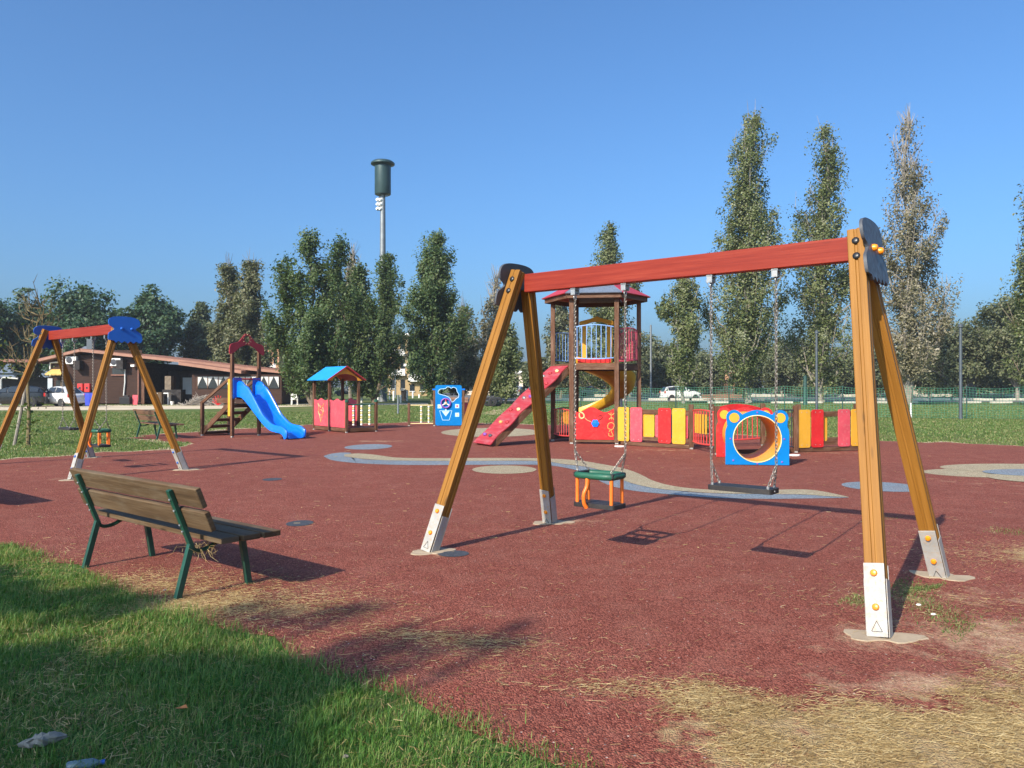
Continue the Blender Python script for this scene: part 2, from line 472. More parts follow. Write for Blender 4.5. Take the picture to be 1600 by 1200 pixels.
def dist_mask(nt, co, pts):
    """soft spots: list of (x, y, rx, ry, strength)"""
    tot = None
    for (x, y, rx, ry, s) in pts:
        v = nd(nt, 'ShaderNodeVectorMath', {0: co, 1: (x, y, 0)}, operation='SUBTRACT').outputs[0]
        v = nd(nt, 'ShaderNodeVectorMath', {0: v, 1: (1 / rx, 1 / ry, 0)}, operation='MULTIPLY').outputs[0]
        L = nd(nt, 'ShaderNodeVectorMath', {0: v}, operation='LENGTH').outputs['Value']
        k = nd(nt, 'ShaderNodeMapRange', {'Value': L, 'From Min': 0.0, 'From Max': 1.0, 'To Min': s, 'To Max': 0.0}).outputs[0]
        tot = k if tot is None else math_n(nt, 'MAXIMUM', tot, k)
    return tot

STRAW_SPOTS = [(1.15, 3.38, .75, .36, 1.2), (1.55, 3.2, 1.35, .72, 1.5), (2.3, 3.1, 1.6, .8, 1.6), (3.1, 3.75, .8, .6, 1.3), (4.9, 6.8, 1.0, .6, 1.2), (4.3, 5.0, .9, .6, .8),
               (-2.75, 5.85, .75, .45, .75), (-2.1, 5.35, .8, .45, .85), (-1.6, 5.15, .6, .3, .6),
               (-.22, 4.48, .3, .16, .6), (-.6, 4.6, .28, .14, .5), (.55, 3.8, .3, .14, .5), (-4.4, 6.6, .8, .4, .6)]
DUST_SPOTS = [(2.17, 4.5, .9, .6, .6), (2.15, 3.85, .9, .36, .95), (3.0, 4.5, 1.6, .9, .85), (3.3, 5.5, 1.5, .8, .5),
              (-.8, 6.95, .7, .4, .6), (.55, 8.4, 1.0, .5, .6), (-6.8, 12.4, 1.0, .6, .6), (-5.8, 13.7, .9, .5, .6),
              (-3.6, 20.8, 1.7, .7, .75), (-3.2, 15.5, 2.5, 1.6, .35), (3.6, 17.9, 1.6, .6, .6), (7.2, 17.2, 1.4, .4, .6), (8, 12, 4, 3, .35),
              (-7.8, 22.0, 1.2, .5, .5)]

def rubber_mat(name, dark, mid, light, spots=True):
    m, nt, p, out = new_mat(name)
    co = objco(nt)
    vor = nd(nt, 'ShaderNodeTexVoronoi', {'Vector': co, 'Scale': 112.0, 'Randomness': 1.0})
    cell = nd(nt, 'ShaderNodeSeparateColor', {0: vor.outputs['Color']}).outputs[0]
    n1 = noise(nt, co, 42, 3, .6)
    f = math_n(nt, 'ADD', math_n(nt, 'MULTIPLY', cell, .55), math_n(nt, 'MULTIPLY', n1, .45))
    c = ramp(nt, f, [(.20, dark), (.47, mid), (.76, light)])
    big = noise(nt, co, .55, 4, .6)
    c = mixc(nt, ramp(nt, big, [(.35, .0), (.7, .30)]), c, [x * .62 for x in mid])
    mid_n = noise(nt, co, 3.1, 5, .65)
    c = mixc(nt, ramp(nt, mid_n, [(.45, .0), (.75, .22)]), c, (.40, .20, .14))
    # pale crumbs trodden into the surface
    sp = nd(nt, 'ShaderNodeTexVoronoi', {'Vector': co, 'Scale': 17.0})
    sm = ramp(nt, sp.outputs['Distance'], [(.07, 1.0), (.11, 0.0)])
    sel = nd(nt, 'ShaderNodeSeparateColor', {0: sp.outputs['Color']}).outputs[1]
    sm = math_n(nt, 'MULTIPLY', sm, ramp(nt, sel, [(.42, 0.0), (.46, .8)]))
    c = mixc(nt, sm, c, (.58, .46, .38))
    if spots:
        d = dist_mask(nt, co, DUST_SPOTS)
        ds = math_n(nt, 'ADD', d, math_n(nt, 'MULTIPLY', math_n(nt, 'SUBTRACT', noise(nt, co, 3.6, 6, .72), .62), 2.3))
        ds = math_n(nt, 'MULTIPLY', ramp(nt, ds, [(.1, 0.0), (.75, .85)]), ramp(nt, noise(nt, co, 60, 3), [(.3, .35), (.6, 1.0)]))
        ds = math_n(nt, 'MULTIPLY', ds, ramp(nt, d, [(0.0, 0.0), (.25, 1.0)]))
        c = mixc(nt, ds, c, (.58, .41, .25))
        s = dist_mask(nt, co, STRAW_SPOTS)
        st = nd(nt, 'ShaderNodeMapping', {'Vector': co, 'Scale': (9, 34, 1)}).outputs[0]
        ss = math_n(nt, 'ADD', s, math_n(nt, 'MULTIPLY', math_n(nt, 'SUBTRACT', noise(nt, co, 5.2, 5, .68), .66), 2.6))
        ss = math_n(nt, 'MULTIPLY', ramp(nt, ss, [(.05, 0.0), (.5, .9)]), ramp(nt, s, [(0.0, 0.0), (.2, 1.0)]))
        strawc = ramp(nt, noise(nt, st, 3.0, 4, .7), [(.3, (.21, .14, .065)), (.5, (.38, .27, .130)), (.72, (.52, .40, .20))])
        c = mixc(nt, ss, c, strawc)
    nt.links.new(c, p.inputs['Base Color'])
    p.inputs['Roughness'].default_value = .88
    p.inputs['Specular IOR Level'].default_value = .25
    h = math_n(nt, 'ADD', math_n(nt, 'MULTIPLY', vor.outputs['Distance'], -1.0), n1)
    bump(nt, h, .8, .010, p)
    return m
M['rubber'] = rubber_mat('red_crumb_rubber', (.070, .014, .009), (.205, .050, .031), (.36, .115, .077))
M['rubber_tan'] = rubber_mat('tan_crumb_rubber', (.16, .125, .07), (.36, .30, .19), (.56, .49, .34), False)
M['rubber_blue'] = rubber_mat('blue_grey_crumb_rubber', (.07, .095, .125), (.17, .215, .26), (.34, .40, .44), False)

def lawn_mat():
    m, nt, p, out = new_mat('lawn')
    co = objco(nt)
    a = noise(nt, co, 38, 5, .7); b = noise(nt, co, 2.3, 5, .65); c_ = noise(nt, co, .22, 4, .6)
    c = ramp(nt, a, [(.28, (.034, .060, .014)), (.5, (.088, .138, .034)), (.72, (.165, .21, .068))])
    dry = math_n(nt, 'ADD', math_n(nt, 'MULTIPLY', b, .55), math_n(nt, 'MULTIPLY', c_, .65))
    c = mixc(nt, ramp(nt, dry, [(.56, 0.0), (.76, .75)]), c, ramp(nt, a, [(.3, (.12, .09, .04)), (.7, (.34, .26, .13))]))
    nt.links.new(c, p.inputs['Base Color'])
    p.inputs['Roughness'].default_value = .95
    p.inputs['Specular IOR Level'].default_value = .1
    bump(nt, a, .8, .03, p)
    return m
M['lawn'] = lawn_mat()
g = MB()
xs = [-900, -150, -40, -15, 0, 15, 40, 150, 900]; ys = [-300, -40, -10, 10, 40, 150, 1400]
for i in range(len(xs) - 1):
    for j in range(len(ys) - 1):
        g.quad([(xs[i], ys[j], 0), (xs[i + 1], ys[j], 0), (xs[i + 1], ys[j + 1], 0), (xs[i], ys[j + 1], 0)])
tag(g.build('ground', M['lawn']), kind='structure')

# outline of the rubber surface (metres, from the camera's foot)
near_px = [(0, 852), (60, 872), (140, 903), (215, 938), (300, 968), (400, 1003), (480, 1040), (560, 1066), (640, 1092), (720, 1130), (820, 1172), (900, 1200)]
NEAR = [G(*p) for p in near_px]
far_px = [(1600, 697), (1480, 692), (1370, 689), (1100, 678), (1000, 672), (860, 664), (750, 662), (660, 659.5), (590, 661), (480, 664.5), (400, 669), (320, 675.5), (255, 678), (212, 682),
          (222, 686), (262, 690), (296, 692.5), (297, 697), (268, 701.5), (210, 705.5), (144, 709), (60, 715), (0, 719.5)]
FAR = [G(*p) for p in far_px]
outline = NEAR[:] + [Vector((.9, 2.45, 0)), Vector((2.2, 1.2, 0)), Vector((5.2, .6, 0)), Vector((6.2, 4, 0)), Vector((8.2, 9, 0)), Vector((11.5, 15, 0)), Vector((14.2, 19.0, 0))] \
    + FAR + [Vector((-16, 15.6, 0)), Vector((-17, 11, 0)), Vector((-12, 8.2, 0)), Vector((-6.5, 7.25, 0))]
dense = []
for i in range(len(outline)):
    a, b = outline[i], outline[(i + 1) % len(outline)]
    k = max(1, int((b - a).length / .22))
    for j in range(k):
        q = a.lerp(b, j / k); nrm = (b - a).normalized().cross(Vector((0, 0, 1)))
        amp = .09 + .012 * q.y
        n = (vnoise([q.x], [q.y], 2.2, 3)[0] - .5) * 2 * amp + (vnoise([q.x], [q.y], 7, 4)[0] - .5) * .07
        dense.append(q + nrm * n)
RUB = [(p.x, p.y) for p in dense]
poly_sheet('rubber_surface', RUB, .006, M['rubber'])

# dry sandy rim where the lawn meets the rubber
rim = MB(); prev = None
for i, q in enumerate(dense):
    a, b = dense[i - 1], dense[(i + 1) % len(dense)]
    nrm = (b - a).normalized().cross(Vector((0, 0, 1)))
    far = 1.0 if q.y > 10 else .0
    wdt = far * (.08 + .75 * max(0, vnoise([q.x], [q.y], .8, 9)[0] - .25)) + .02
    cur = (len(rim.v), len(rim.v) + 1)
    rim.v += [tuple(q - nrm * .1 + Vector((0, 0, .003))), tuple(q + nrm * wdt + Vector((0, 0, .003)))]
    if prev and far: rim.face((prev[0], prev[1], cur[1], cur[0]))
    prev = cur
M['rim'] = M['rim']
M['rimsand'] = paint('dry_sandy_rim', (.44, .34, .21), .95, 0, .22, 3, (.12, .13, .05), .7, .4, .2, 0, 60)
tag(rim.build('sandy_rim', M['rimsand']), kind='structure')

def inlay(name, top, bot, z, mat):
    mb = MB(); 
    T = spline([Vector((*p, 0)) for p in top], 5); B = spline([Vector((*p, 0)) for p in bot], 5)
    def res(P, n):
        d = [0]
        for i in range(1, len(P)): d.append(d[-1] + (P[i] - P[i - 1]).length)
        out = []; j = 0
        for i in range(n):
            t = d[-1] * i / (n - 1)
            while j < len(d) - 2 and d[j + 1] < t: j += 1
            f = (t - d[j]) / max(1e-9, d[j + 1] - d[j]); out.append(P[j].lerp(P[j + 1], f))
        return out
    T, B = res(T, 80), res(B, 80)
    for p in T + B:
        q = G(p.x, p.y); mb.v.append((q.x, q.y, z))
    for i in range(79): mb.face((80 + i, 81 + i, i + 1, i))
    return tag(mb.build(name, mat), kind='structure')
tan_top = [(538, 711), (560, 709.3), (590, 712), (620, 716), (680, 717), (740, 716.6), (840, 717), (900, 720), (945, 727), (975, 733), (1000, 742), (1022, 753), (1060, 762), (1120, 767), (1190, 767), (1255, 766), (1290, 770), (1326, 778)]
tan_bot = [(538, 714), (560, 717), (590, 719.5), (620, 720.5), (680, 721), (740, 721), (840, 721), (880, 726), (920, 731), (950, 740), (965, 748), (990, 757), (1020, 763.5), (1060, 768), (1120, 772), (1190, 773), (1255, 774), (1290, 776.5), (1326, 778.3)]
blu_bot = [(506, 714), (520, 720), (560, 724.5), (620, 727), (680, 727.3), (740, 727), (840, 727), (880, 731), (915, 740), (940, 754), (965, 763), (1000, 769), (1060, 774.5), (1120, 779), (1190, 780.5), (1260, 780), (1326, 778.6)]
blu_top = [(506, 713), (520, 709), (540, 707.5), (552, 709), (545, 713), (560, 717), (590, 719.5), (680, 721), (840, 721), (880, 726), (920, 731), (950, 740), (990, 757), (1060, 768), (1120, 772), (1190, 773), (1255, 774), (1326, 778.2)]
inlay('blue_wave_inlay', blu_top, blu_bot, .010, M['rubber_blue'])
inlay('tan_wave_inlay', tan_top, tan_bot, .014, M['rubber_tan'])
def spot(name, x0, x1, y0, y1, z, mat, n=40):
    pts = []
    a, b = G((x0 + x1) / 2, y0), G((x0 + x1) / 2, y1)
    c = (a + b) / 2; ry = (a.y - b.y) / 2; l, r = wx(x0, c.y), wx(x1, c.y)
    for i in range(n):
        t = 2 * math.pi * i / n
        pts.append(((l + r) / 2 + (r - l) / 2 * math.cos(t), c.y + ry * math.sin(t)))
    return poly_sheet(name, pts, z, mat)
spot('tan_round_inlay', 738, 838, 728, 741, .010, M['rubber_tan'])
spot('tan_round_inlay', 690, 846, 669, 683, .010, M['rubber_tan'])
spot('blue_round_inlay', 540, 612, 694.5, 703, .010, M['rubber_blue'])
spot('blue_round_inlay', 1320, 1438, 753.5, 769.5, .010, M['rubber_blue'])
spot('tan_round_inlay', 1446, 1640, 733, 747.5, .010, M['rubber_tan'])
spot('tan_round_inlay', 1474, 1730, 725.5, 741, .013, M['rubber_tan'])
spot('tan_round_inlay', 1550, 1730, 741, 757.5, .016, M['rubber_tan'])
spot('blue_round_inlay', 1540, 1720, 734.5, 746.5, .020, M['rubber_blue'])
spot('dark_round_inlay', 684, 733, 861.5, 871.5, .010, M['metal_cover'])
spot('dark_round_inlay', 448, 489, 814, 823.5, .010, M['metal_cover'])
spot('dark_round_inlay', 411, 440, 747.5, 752, .010, M['metal_cover'])

def px_sheet(name, pts, z, mat): return poly_sheet(name, [G(*p)[:2] for p in pts], z, mat)
px_sheet('sandy_track', [(-260, 640.5), (100, 641.5), (340, 639), (520, 634), (670, 632.5), (668, 629.8), (520, 630.5), (340, 632), (200, 632.5), (60, 634), (-260, 634)], .010, M['sand'])
px_sheet('bare_dirt', [(750, 646), (770, 648.5), (800, 645), (820, 638), (796, 637.5), (775, 640)], .008, M['rimsand'])
px_sheet('car_park', [(690, 630), (760, 627), (830, 627), (1100, 627.5), (2000, 629), (2000, 615), (1100, 614), (860, 613), (690, 614)], .012, M['ash'])

# ------------------------------------------------------------ grass and straw
def grass_mat(name, cols):
    m, nt, p, out = new_mat(name)
    r = nd(nt, 'ShaderNodeNewGeometry').outputs['Random Per Island']
    n1 = noise(nt, objco(nt), 1.4, 3)
    f = math_n(nt, 'ADD', math_n(nt, 'MULTIPLY', r, .7), math_n(nt, 'MULTIPLY', math_n(nt, 'SUBTRACT', n1, .3), .75), clamp=True)
    k = len(cols)
    c = ramp(nt, f, [((i + .5) / k, cols[i]) for i in range(k)])
    nt.links.new(c, p.inputs['Base Color']); p.inputs['Roughness'].default_value = .5
    p.inputs['Specular IOR Level'].default_value = .3
    t = nd(nt, 'ShaderNodeBsdfTranslucent', {'Color': mixc(nt, 1.0, c, (1.1, 1.2, .5), 'MULTIPLY')})
    ms = nd(nt, 'ShaderNodeMixShader', {0: .35, 1: p.outputs[0], 2: t.outputs[0]})
    nt.links.new(ms.outputs[0], out.inputs['Surface'])
    return m
M['grass'] = grass_mat('fresh_grass', [(.030, .105, .016), (.062, .165, .026), (.105, .220, .036), (.18, .27, .06), (.38, .31, .13)])
M['grass_far'] = grass_mat('mown_grass', [(.055, .125, .024), (.095, .175, .036), (.15, .21, .055), (.22, .24, .095), (.36, .30, .15)])
M['straw'] = grass_mat('dry_straw', [(.20, .125, .052), (.36, .245, .108), (.49, .355, .17), (.62, .49, .27)])

def blades(name, x, y, h, w, mat, lean=.55, rng=RNG):
    n = len(x); az = rng.uniform(0, 2 * math.pi, n); L = h * rng.uniform(.05, 1, n) * lean
    dx, dy = np.cos(az), np.sin(az); sx, sy = -dy * w / 2, dx * w / 2
    V = np.zeros((n, 5, 3))
    V[:, 0] = np.stack([x - sx, y - sy, np.zeros(n)], 1); V[:, 1] = np.stack([x + sx, y + sy, np.zeros(n)], 1)
    mx, my, mz = x + dx * L * .35, y + dy * L * .35, h * .62
    V[:, 2] = np.stack([mx - sx * .75, my - sy * .75, mz], 1); V[:, 3] = np.stack([mx + sx * .75, my + sy * .75, mz], 1)
    V[:, 4] = np.stack([x + dx * L, y + dy * L, h * (1 - .18 * lean * rng.uniform(0, 1, n))], 1)
    b = (np.arange(n) * 5)[:, None]
    Fc = np.concatenate([b + [0, 1, 3], b + [0, 3, 2], b + [2, 3, 4]], 1).reshape(-1, 3)
    return arr_mesh(name, V.reshape(-1, 3), Fc, mat, kind='stuff')
def straws(name, x, y, L, mat, w=.0026, zmax=.018, rng=RNG, ani=1.0):
    n = len(x); az = rng.normal(0, ani, n); dx, dy = np.cos(az) * L / 2, np.sin(az) * L / 2
    ww = w * rng.uniform(.6, 1.5, n); sx, sy = -np.sin(az) * ww / 2, np.cos(az) * ww / 2
    z0 = .007 + rng.uniform(0, zmax, n) ; z1 = .007 + rng.uniform(0, zmax, n)
    tw = rng.uniform(-.5, .5, n) * ww + 0.0006
    V = np.stack([np.stack([x - dx - sx, y - dy - sy, z0], 1), np.stack([x + dx - sx, y + dy - sy, z1], 1),
                  np.stack([x + dx + sx, y + dy + sy, z1 + tw], 1), np.stack([x - dx + sx, y - dy + sy, z0 + tw], 1)], 1)
    Fc = (np.arange(n) * 4)[:, None] + np.arange(4)
    return arr_mesh(name, V.reshape(-1, 3), Fc, mat, kind='stuff')

# near lawn, long and uneven
npoly = [(p.x, p.y) for p in NEAR] + [(.9, 2.3), (.9, 1.5), (-3.5, 1.5), (-7.5, 6.0), (-6.5, 7.2)]
n = 500000
x = RNG.uniform(-6.6, 1.1, n); y = RNG.uniform(1.5, 7.2, n)
jit = RNG.normal(0, .075, (2, n))
dens = .35 + .9 * vnoise(x, y, 2.6, 1) * (.5 + vnoise(x, y, 9, 2))
vis = (np.abs(x) < y * .68 + 1.7)
k = in_poly(x + jit[0], y + jit[1], npoly) & (RNG.uniform(0, 1, n) < dens) & vis
x, y = x[k], y[k]
hh = (.018 + .045 * vnoise(x, y, 1.7, 5) + .04 * vnoise(x, y, 7, 6) ** 2) * RNG.uniform(.45, 1.25, len(x))
blades('grass', x, y, hh, RNG.uniform(.0022, .0046, len(x)) * (.7 + .09 * y), M['grass'], 1.35)
# dead blades and thatch between them
n = 60000
x = RNG.uniform(-6, .9, n); y = RNG.uniform(1.9, 7.2, n)
k = in_poly(x, y, npoly) & (RNG.uniform(0, 1, n) < .06 + vnoise(x, y, 1.9, 8) ** 3 * 2.2)
straws('dead_grass', x[k], y[k], RNG.uniform(.02, .065, k.sum()), M['straw'], .0022, .03, ani=3)
# sparse green on the worn corner by the swing foot
gx, gy = [], []
for (a, b, wd, nn) in (((1395, 912), (1515, 990), .16, 2200), ((1320, 935), (1365, 945), .09, 600), ((1415, 925), (1470, 918), .09, 700), ((1540, 828), (1620, 836), .14, 450), ((1585, 968), (1640, 975), .1, 200), ((1355, 808), (1400, 812), .1, 180)):
    A, B = G(*a), G(*b); t = RNG.uniform(0, 1, nn); s = RNG.normal(0, wd, nn)
    gx.append(A.x + (B.x - A.x) * t + s * .7); gy.append(A.y + (B.y - A.y) * t + s * .7)
gx, gy = np.concatenate(gx), np.concatenate(gy)
blades('sparse_grass', gx, gy, RNG.uniform(.008, .030, len(gx)), RNG.uniform(.003, .006, len(gx)), M['grass_far'], 1.9)
# straw: dense drifts in the lower right, round the bench, and thin scatter
sp_r = [G(*p)[:2] for p in [(1036, 1095), (1085, 1064), (1190, 1086), (1290, 1112), (1300, 1088), (1400, 1100), (1490, 1088), (1560, 1050), (1650, 1000), (1800, 1010), (1800, 1230), (1180, 1230), (1120, 1180)]]
n = 150000
x = RNG.uniform(.5, 4.2, n); y = RNG.uniform(2.7, 4.6, n)
jx = RNG.normal(0, .07, (2, n))
k = in_poly(x + jx[0], y + jx[1], sp_r) & (RNG.uniform(0, 1, n) < 1.9 * vnoise(x, y, 4.3, 12) * vnoise(x, y, 11, 14) ** .5 - .12)
X, Y = [x[k]], [y[k]]
for (cx, cy, rx, ry, q) in ((-2.8, 5.85, .5, .22, 2600), (-2.15, 5.4, .55, .25, 4200), (-1.65, 5.15, .4, .16, 1500), (-2.2, 5.15, .25, .12, 1800), (-.22, 4.48, .2, .07, 500), (-.6, 4.6, .18, .06, 350), (.55, 3.8, .2, .07, 450), (-4.6, 6.6, .6, .25, 900),
                            (4.95, 6.75, .7, .35, 2600), (.1, 4.0, .5, .2, 350), (-1.2, 4.8, .5, .2, 500), (-.5, 4.3, .5, .15, 350), (2.9, 5.3, .5, .35, 900), (3.6, 4.2, .7, .4, 1500)):
    X.append(RNG.normal(cx, rx, q)); Y.append(RNG.normal(cy, ry, q))
n = 2600
X.append(RNG.uniform(-4.5, 5, n)); Y.append(RNG.uniform(2.6, 9, n))
x, y = np.concatenate(X), np.concatenate(Y)
straws('straw', x, y, RNG.uniform(.012, .06, len(x)) * RNG.choice([.7, 1, 1.9], len(x), p=[.5, .42, .08]), M['straw'], .0018, .014, ani=.6)
n = 900
x, y = RNG.uniform(-9, 9, n), RNG.uniform(7, 19, n)
k = in_poly(x, y, RUB)
straws('pale_litter_bits', x[k], y[k], RNG.uniform(.02, .08, k.sum()), M['straw'], .006, .006)
# mown lawn beyond: coarser tufts with distance
n = 420000
y = 13 + 47 * RNG.uniform(0, 1, n) ** 1.25; x = RNG.uniform(-1, 1, n) * (y * .72 + 2)
k = ~in_poly(x, y, RUB) & (RNG.uniform(0, 1, n) < .35 + .8 * vnoise(x, y, .8, 20)) & ~((y > 44) & (x < -8) & (y < 58))
x, y = x[k], y[k]
blades('lawn_tufts', x, y, RNG.uniform(.018, .055, len(x)) * (1 + .006 * y), .006 + .0007 * y, M['grass_far'], 1.1)
for nm_, (x_, y_) in (('near', (0, 0)),): pass

# ------------------------------------------------------------ trees
def leaf_cloud(name, C, size, mat, parent, rng, up=.35, out=0.0):
    """one small pointed face per leaf, C (n,3) centres"""
    n = len(C)
    nrm = rng.normal(0, .8, (n, 3)); nrm[:, 2] = np.abs(nrm[:, 2]) + up
    if out: ax_ = C - np.array(C.mean(0)) * [1, 1, 0] ; ax_[:, 2] *= 0; ax_ /= np.linalg.norm(ax_, axis=1)[:, None] + .05; nrm += ax_ * out
    nrm /= np.linalg.norm(nrm, axis=1)[:, None]
    t = rng.normal(0, 1, (n, 3)); t -= nrm * (t * nrm).sum(1)[:, None]; t /= np.linalg.norm(t, axis=1)[:, None]
    b = np.cross(nrm, t)
    s = (size * rng.uniform(.6, 1.35, n))[:, None]
    V = np.stack([C - t * s * .62, C + b * s * .36 + nrm * s * .08, C + t * s * .62, C - b * s * .36 + nrm * s * .08], 1)
    return arr_mesh(name, V.reshape(-1, 3), np.arange(n * 4).reshape(n, 4), mat, parent)

def poplar(x, y, H, hw, mat, label, seed, leaves=14000, size=.20, base=.10, sparse=0.0, bark='bark', shape=None, group='poplars behind the playground', stems=1, twigs=0, trunk_r=None, name='poplar_tree'):
    rng = np.random.default_rng(seed)
    t = thing(name, label, 'tree', (x, y, 0), 0, group)
    tr = MB(); pts = []
    shape = shape or [(0, .22), (.10, .62), (.25, .95), (.42, 1.0), (.58, .80), (.72, .58), (.86, .36), (1.0, .10)]
    sx, sy = [p[0] for p in shape], [p[1] for p in shape]
    r0 = trunk_r or .014 * H
    tips = []
    for si in range(stems):
        ox = (si - (stems - 1) / 2) * hw * .62 + rng.normal(0, .1) if stems > 1 else 0
        oy = rng.normal(0, .3) if stems > 1 else 0
        hs = H * (1 if si == stems // 2 else rng.uniform(.84, .97))
        axis = [Vector((ox * min(1, k / 3) + rng.normal(0, .012 * hs) * (k > 0), oy * min(1, k / 3) + rng.normal(0, .012 * hs) * (k > 0), hs * k / 8)) for k in range(9)]
        A = spline(axis, 3)
        tr.tube(A, [r0 * (1 - .93 * k / (len(A) - 1)) for k in range(len(A))], 7)
        nb = int((46 + H * 2.2) / stems) + 6
        for k in range(nb):
            u = base + (.97 - base) * ((k + rng.uniform(0, 1)) / nb)
            p0 = A[min(len(A) - 1, int(u * (len(A) - 1)))]
            az = rng.uniform(0, 2 * math.pi)
            # reach of the crown where the tip ends, with lopsided lobes
            rise = (.10 + .10 * rng.uniform()) * H * (1.1 - .5 * u)
            ut = min(.995, u + rise / H)
            lob = .76 + .34 * math.sin(az * 2 + seed) * math.sin(u * 11 + seed * 1.7) + rng.normal(0, .17)
            rad = hw * float(np.interp(ut, sx, sy)) * max(.35, lob) / (1 if stems == 1 else 1.35)
            tip = Vector((p0.x + math.cos(az) * rad, p0.y + math.sin(az) * rad, min(hs * .995, p0.z + rise)))
            mid = p0.lerp(tip, .5) + Vector((math.cos(az), math.sin(az), 0)) * rad * .14 - Vector((0, 0, rise * .12))
            br = r0 * .34 * (1 - .75 * u)
            tr.tube([p0, mid, tip], [br, br * .6, br * .18], 4, cap=False)
            tips.append((p0, mid, tip, u))
            for _ in range(twigs):
                q = mid.lerp(tip, rng.uniform(0, .9)); e = q + Vector((rng.normal(0, .35), rng.normal(0, .35), rng.uniform(.7, 1.9)))
                tr.tube([q, e], [.028, .010], 3, cap=False)
    C = []
    nb = len(tips)
    w = np.array([max(.15, (np.interp(q[3], sx, sy))) * (1 - sparse * np.clip((q[3] - .35) / .5, 0, 1)) for q in tips]); w *= rng.uniform(.4, 1.6, nb); w /= w.sum()
    cnt = (w * leaves * 2.1).astype(int)
    for (p0, mid, tip, u), c in zip(tips, cnt):
        # leaves sit in small sprays along the outer part of each branch
        ns = max(2, c // 44)
        sp = rng.uniform(.04, 1.04, ns) ** .85
        for s in sp:
            a = p0.lerp(mid, s * 2) if s < .5 else mid.lerp(tip, s * 2 - 1)
            sg = (.36 + .017 * H) * rng.uniform(.5, 1.3)
            m_ = max(2, int(c / ns))
            v = rng.normal(0, 1, (m_, 3)); v /= np.linalg.norm(v, axis=1)[:, None]; v *= rng.uniform(0, 1, (m_, 1)) ** .5
            C.append(v * [sg * .85, sg * .85, sg * 1.35] + np.array(a) + rng.normal(0, sg * .45, 3))
    C = np.concatenate(C); C = C[(C[:, 2] < H * rng.uniform(.985, 1.02, len(C))) & (C[:, 2] > .5)]
    tr.build('trunk', M[bark], t, 40)
    leaf_cloud('crown', C, np.full(len(C), size), M[mat], t, rng, out=.75)
    return t

def broad(x, y, H, hw, mat, label, seed, leaves=14000, size=.24, base=.18, group='broad trees beyond the lawn', flat=1.0, clumps=70, name='broadleaf_tree', bark='bark', trunk=.02):
    rng = np.random.default_rng(seed)
    t = thing(name, label, 'tree', (x, y, 0), 0, group)
    tr = MB(); r0 = trunk * H
    top = Vector((rng.normal(0, .3), rng.normal(0, .3), H * (base + .25)))
    tr.tube(spline([Vector((0, 0, 0)), Vector((rng.normal(0, .1), rng.normal(0, .1), H * base)), top], 3), [r0 * (1 - .07 * k) for k in range(7)], 7)
    C = []
    hc = H * (1 - base) / 2; cz = H * base + hc
    for k in range(clumps):
        v = rng.normal(0, 1, 3); v /= np.linalg.norm(v)
        rr = rng.uniform(.35, 1.0) ** .55 * (.82 + .26 * math.sin(v[0] * 5 + seed) * math.cos(v[2] * 4 + seed))
        prof = 1 - .25 * max(0, v[2]) * (2 - flat)
        c = np.array([v[0] * hw * rr * prof, v[1] * hw * rr * prof, cz + v[2] * hc * rr])
        cs = hw * rng.uniform(.10, .20) + .22
        m_ = int(leaves / clumps * rng.uniform(.5, 1.5))
        q = rng.normal(0, 1, (m_, 3)); q /= np.linalg.norm(q, axis=1)[:, None]; q *= rng.uniform(0, 1.35, (m_, 1)) ** .8
        C.append(c + q * [cs * 1.1, cs * 1.1, cs * .9])
        if k % 2 == 0 or k < 16:
            s = Vector((0, 0, H * base)).lerp(top, rng.uniform(.1, 1)); e = Vector(c)
            mid = s.lerp(e, .5) + Vector((0, 0, -.04 * H * rng.uniform(0, 1)))
            tr.tube([s, mid, e], [r0 * .38, r0 * .22, r0 * .06], 4, cap=False)
    C = np.concatenate(C); C[:, 2] = np.clip(C[:, 2], .2, H * 1.01)
    tr.build('trunk', M[bark], t, 40)
    leaf_cloud('crown', C, np.full(len(C), size), M[mat], t, rng, out=.6)
    return t

def P(px, y, top, hwpx, *a, **k): return poplar(wx(px, y), y, hz(top, y), hwpx / F * y, *a, **k)
def B(px, y, top, hwpx, *a, **k): return broad(wx(px, y), y, hz(top, y), hwpx / F * y, *a, **k)

SLIM = [(0, .25), (.07, .75), (.18, 1.0), (.4, 1.0), (.55, .90), (.68, .76), (.80, .50), (.92, .34), (1.0, .14)]
BUSH = [(0, .45), (.08, .85), (.25, 1.0), (.5, .92), (.70, .66), (.85, .42), (1.0, .14)]
P(1170, 66, 176, 70, 'poplar_b', 'tallest poplar, dense olive green, directly above the chain of the flat swing', 21, 23000, .18, .06, .25, shape=SLIM, stems=1, twigs=1, bark='bark_pale')
P(1284, 70, 200, 56, 'poplar_b', 'tall narrow poplar behind the right end of the red swing beam', 22, 15500, .19, .05, .25, shape=SLIM, twigs=1, bark='bark_pale')
P(1418, 62, 188, 62, 'poplar_c', 'tall thin-leaved poplar with bare silvery upper twigs right of the swing leg', 23, 12500, .165, .08, .80, shape=SLIM, twigs=5, bark='bark_pale')
P(1068, 66, 432, 34, 'poplar_b', 'short poplar above the white minivan', 24, 8000, .18, .12, .2, shape=[(0, .2), (.2, .5), (.45, .75), (.7, 1), (.85, .8), (1, .25)], twigs=1, bark='bark_pale')
P(950, 84, 348, 52, 'poplar_b', 'poplar rising behind the play tower roof', 25, 13000, .22, .08, .3, shape=SLIM)
P(876, 92, 470, 34, 'poplar_d', 'dull poplar behind the left posts of the play tower', 26, 9000, .24, .06, .3, shape=BUSH)
P(488, 58, 362, 68, 'poplar_a', 'broad deep green poplar left of the mast, largest of the left cluster', 27, 26000, .17, .06, .05, shape=BUSH, stems=3)
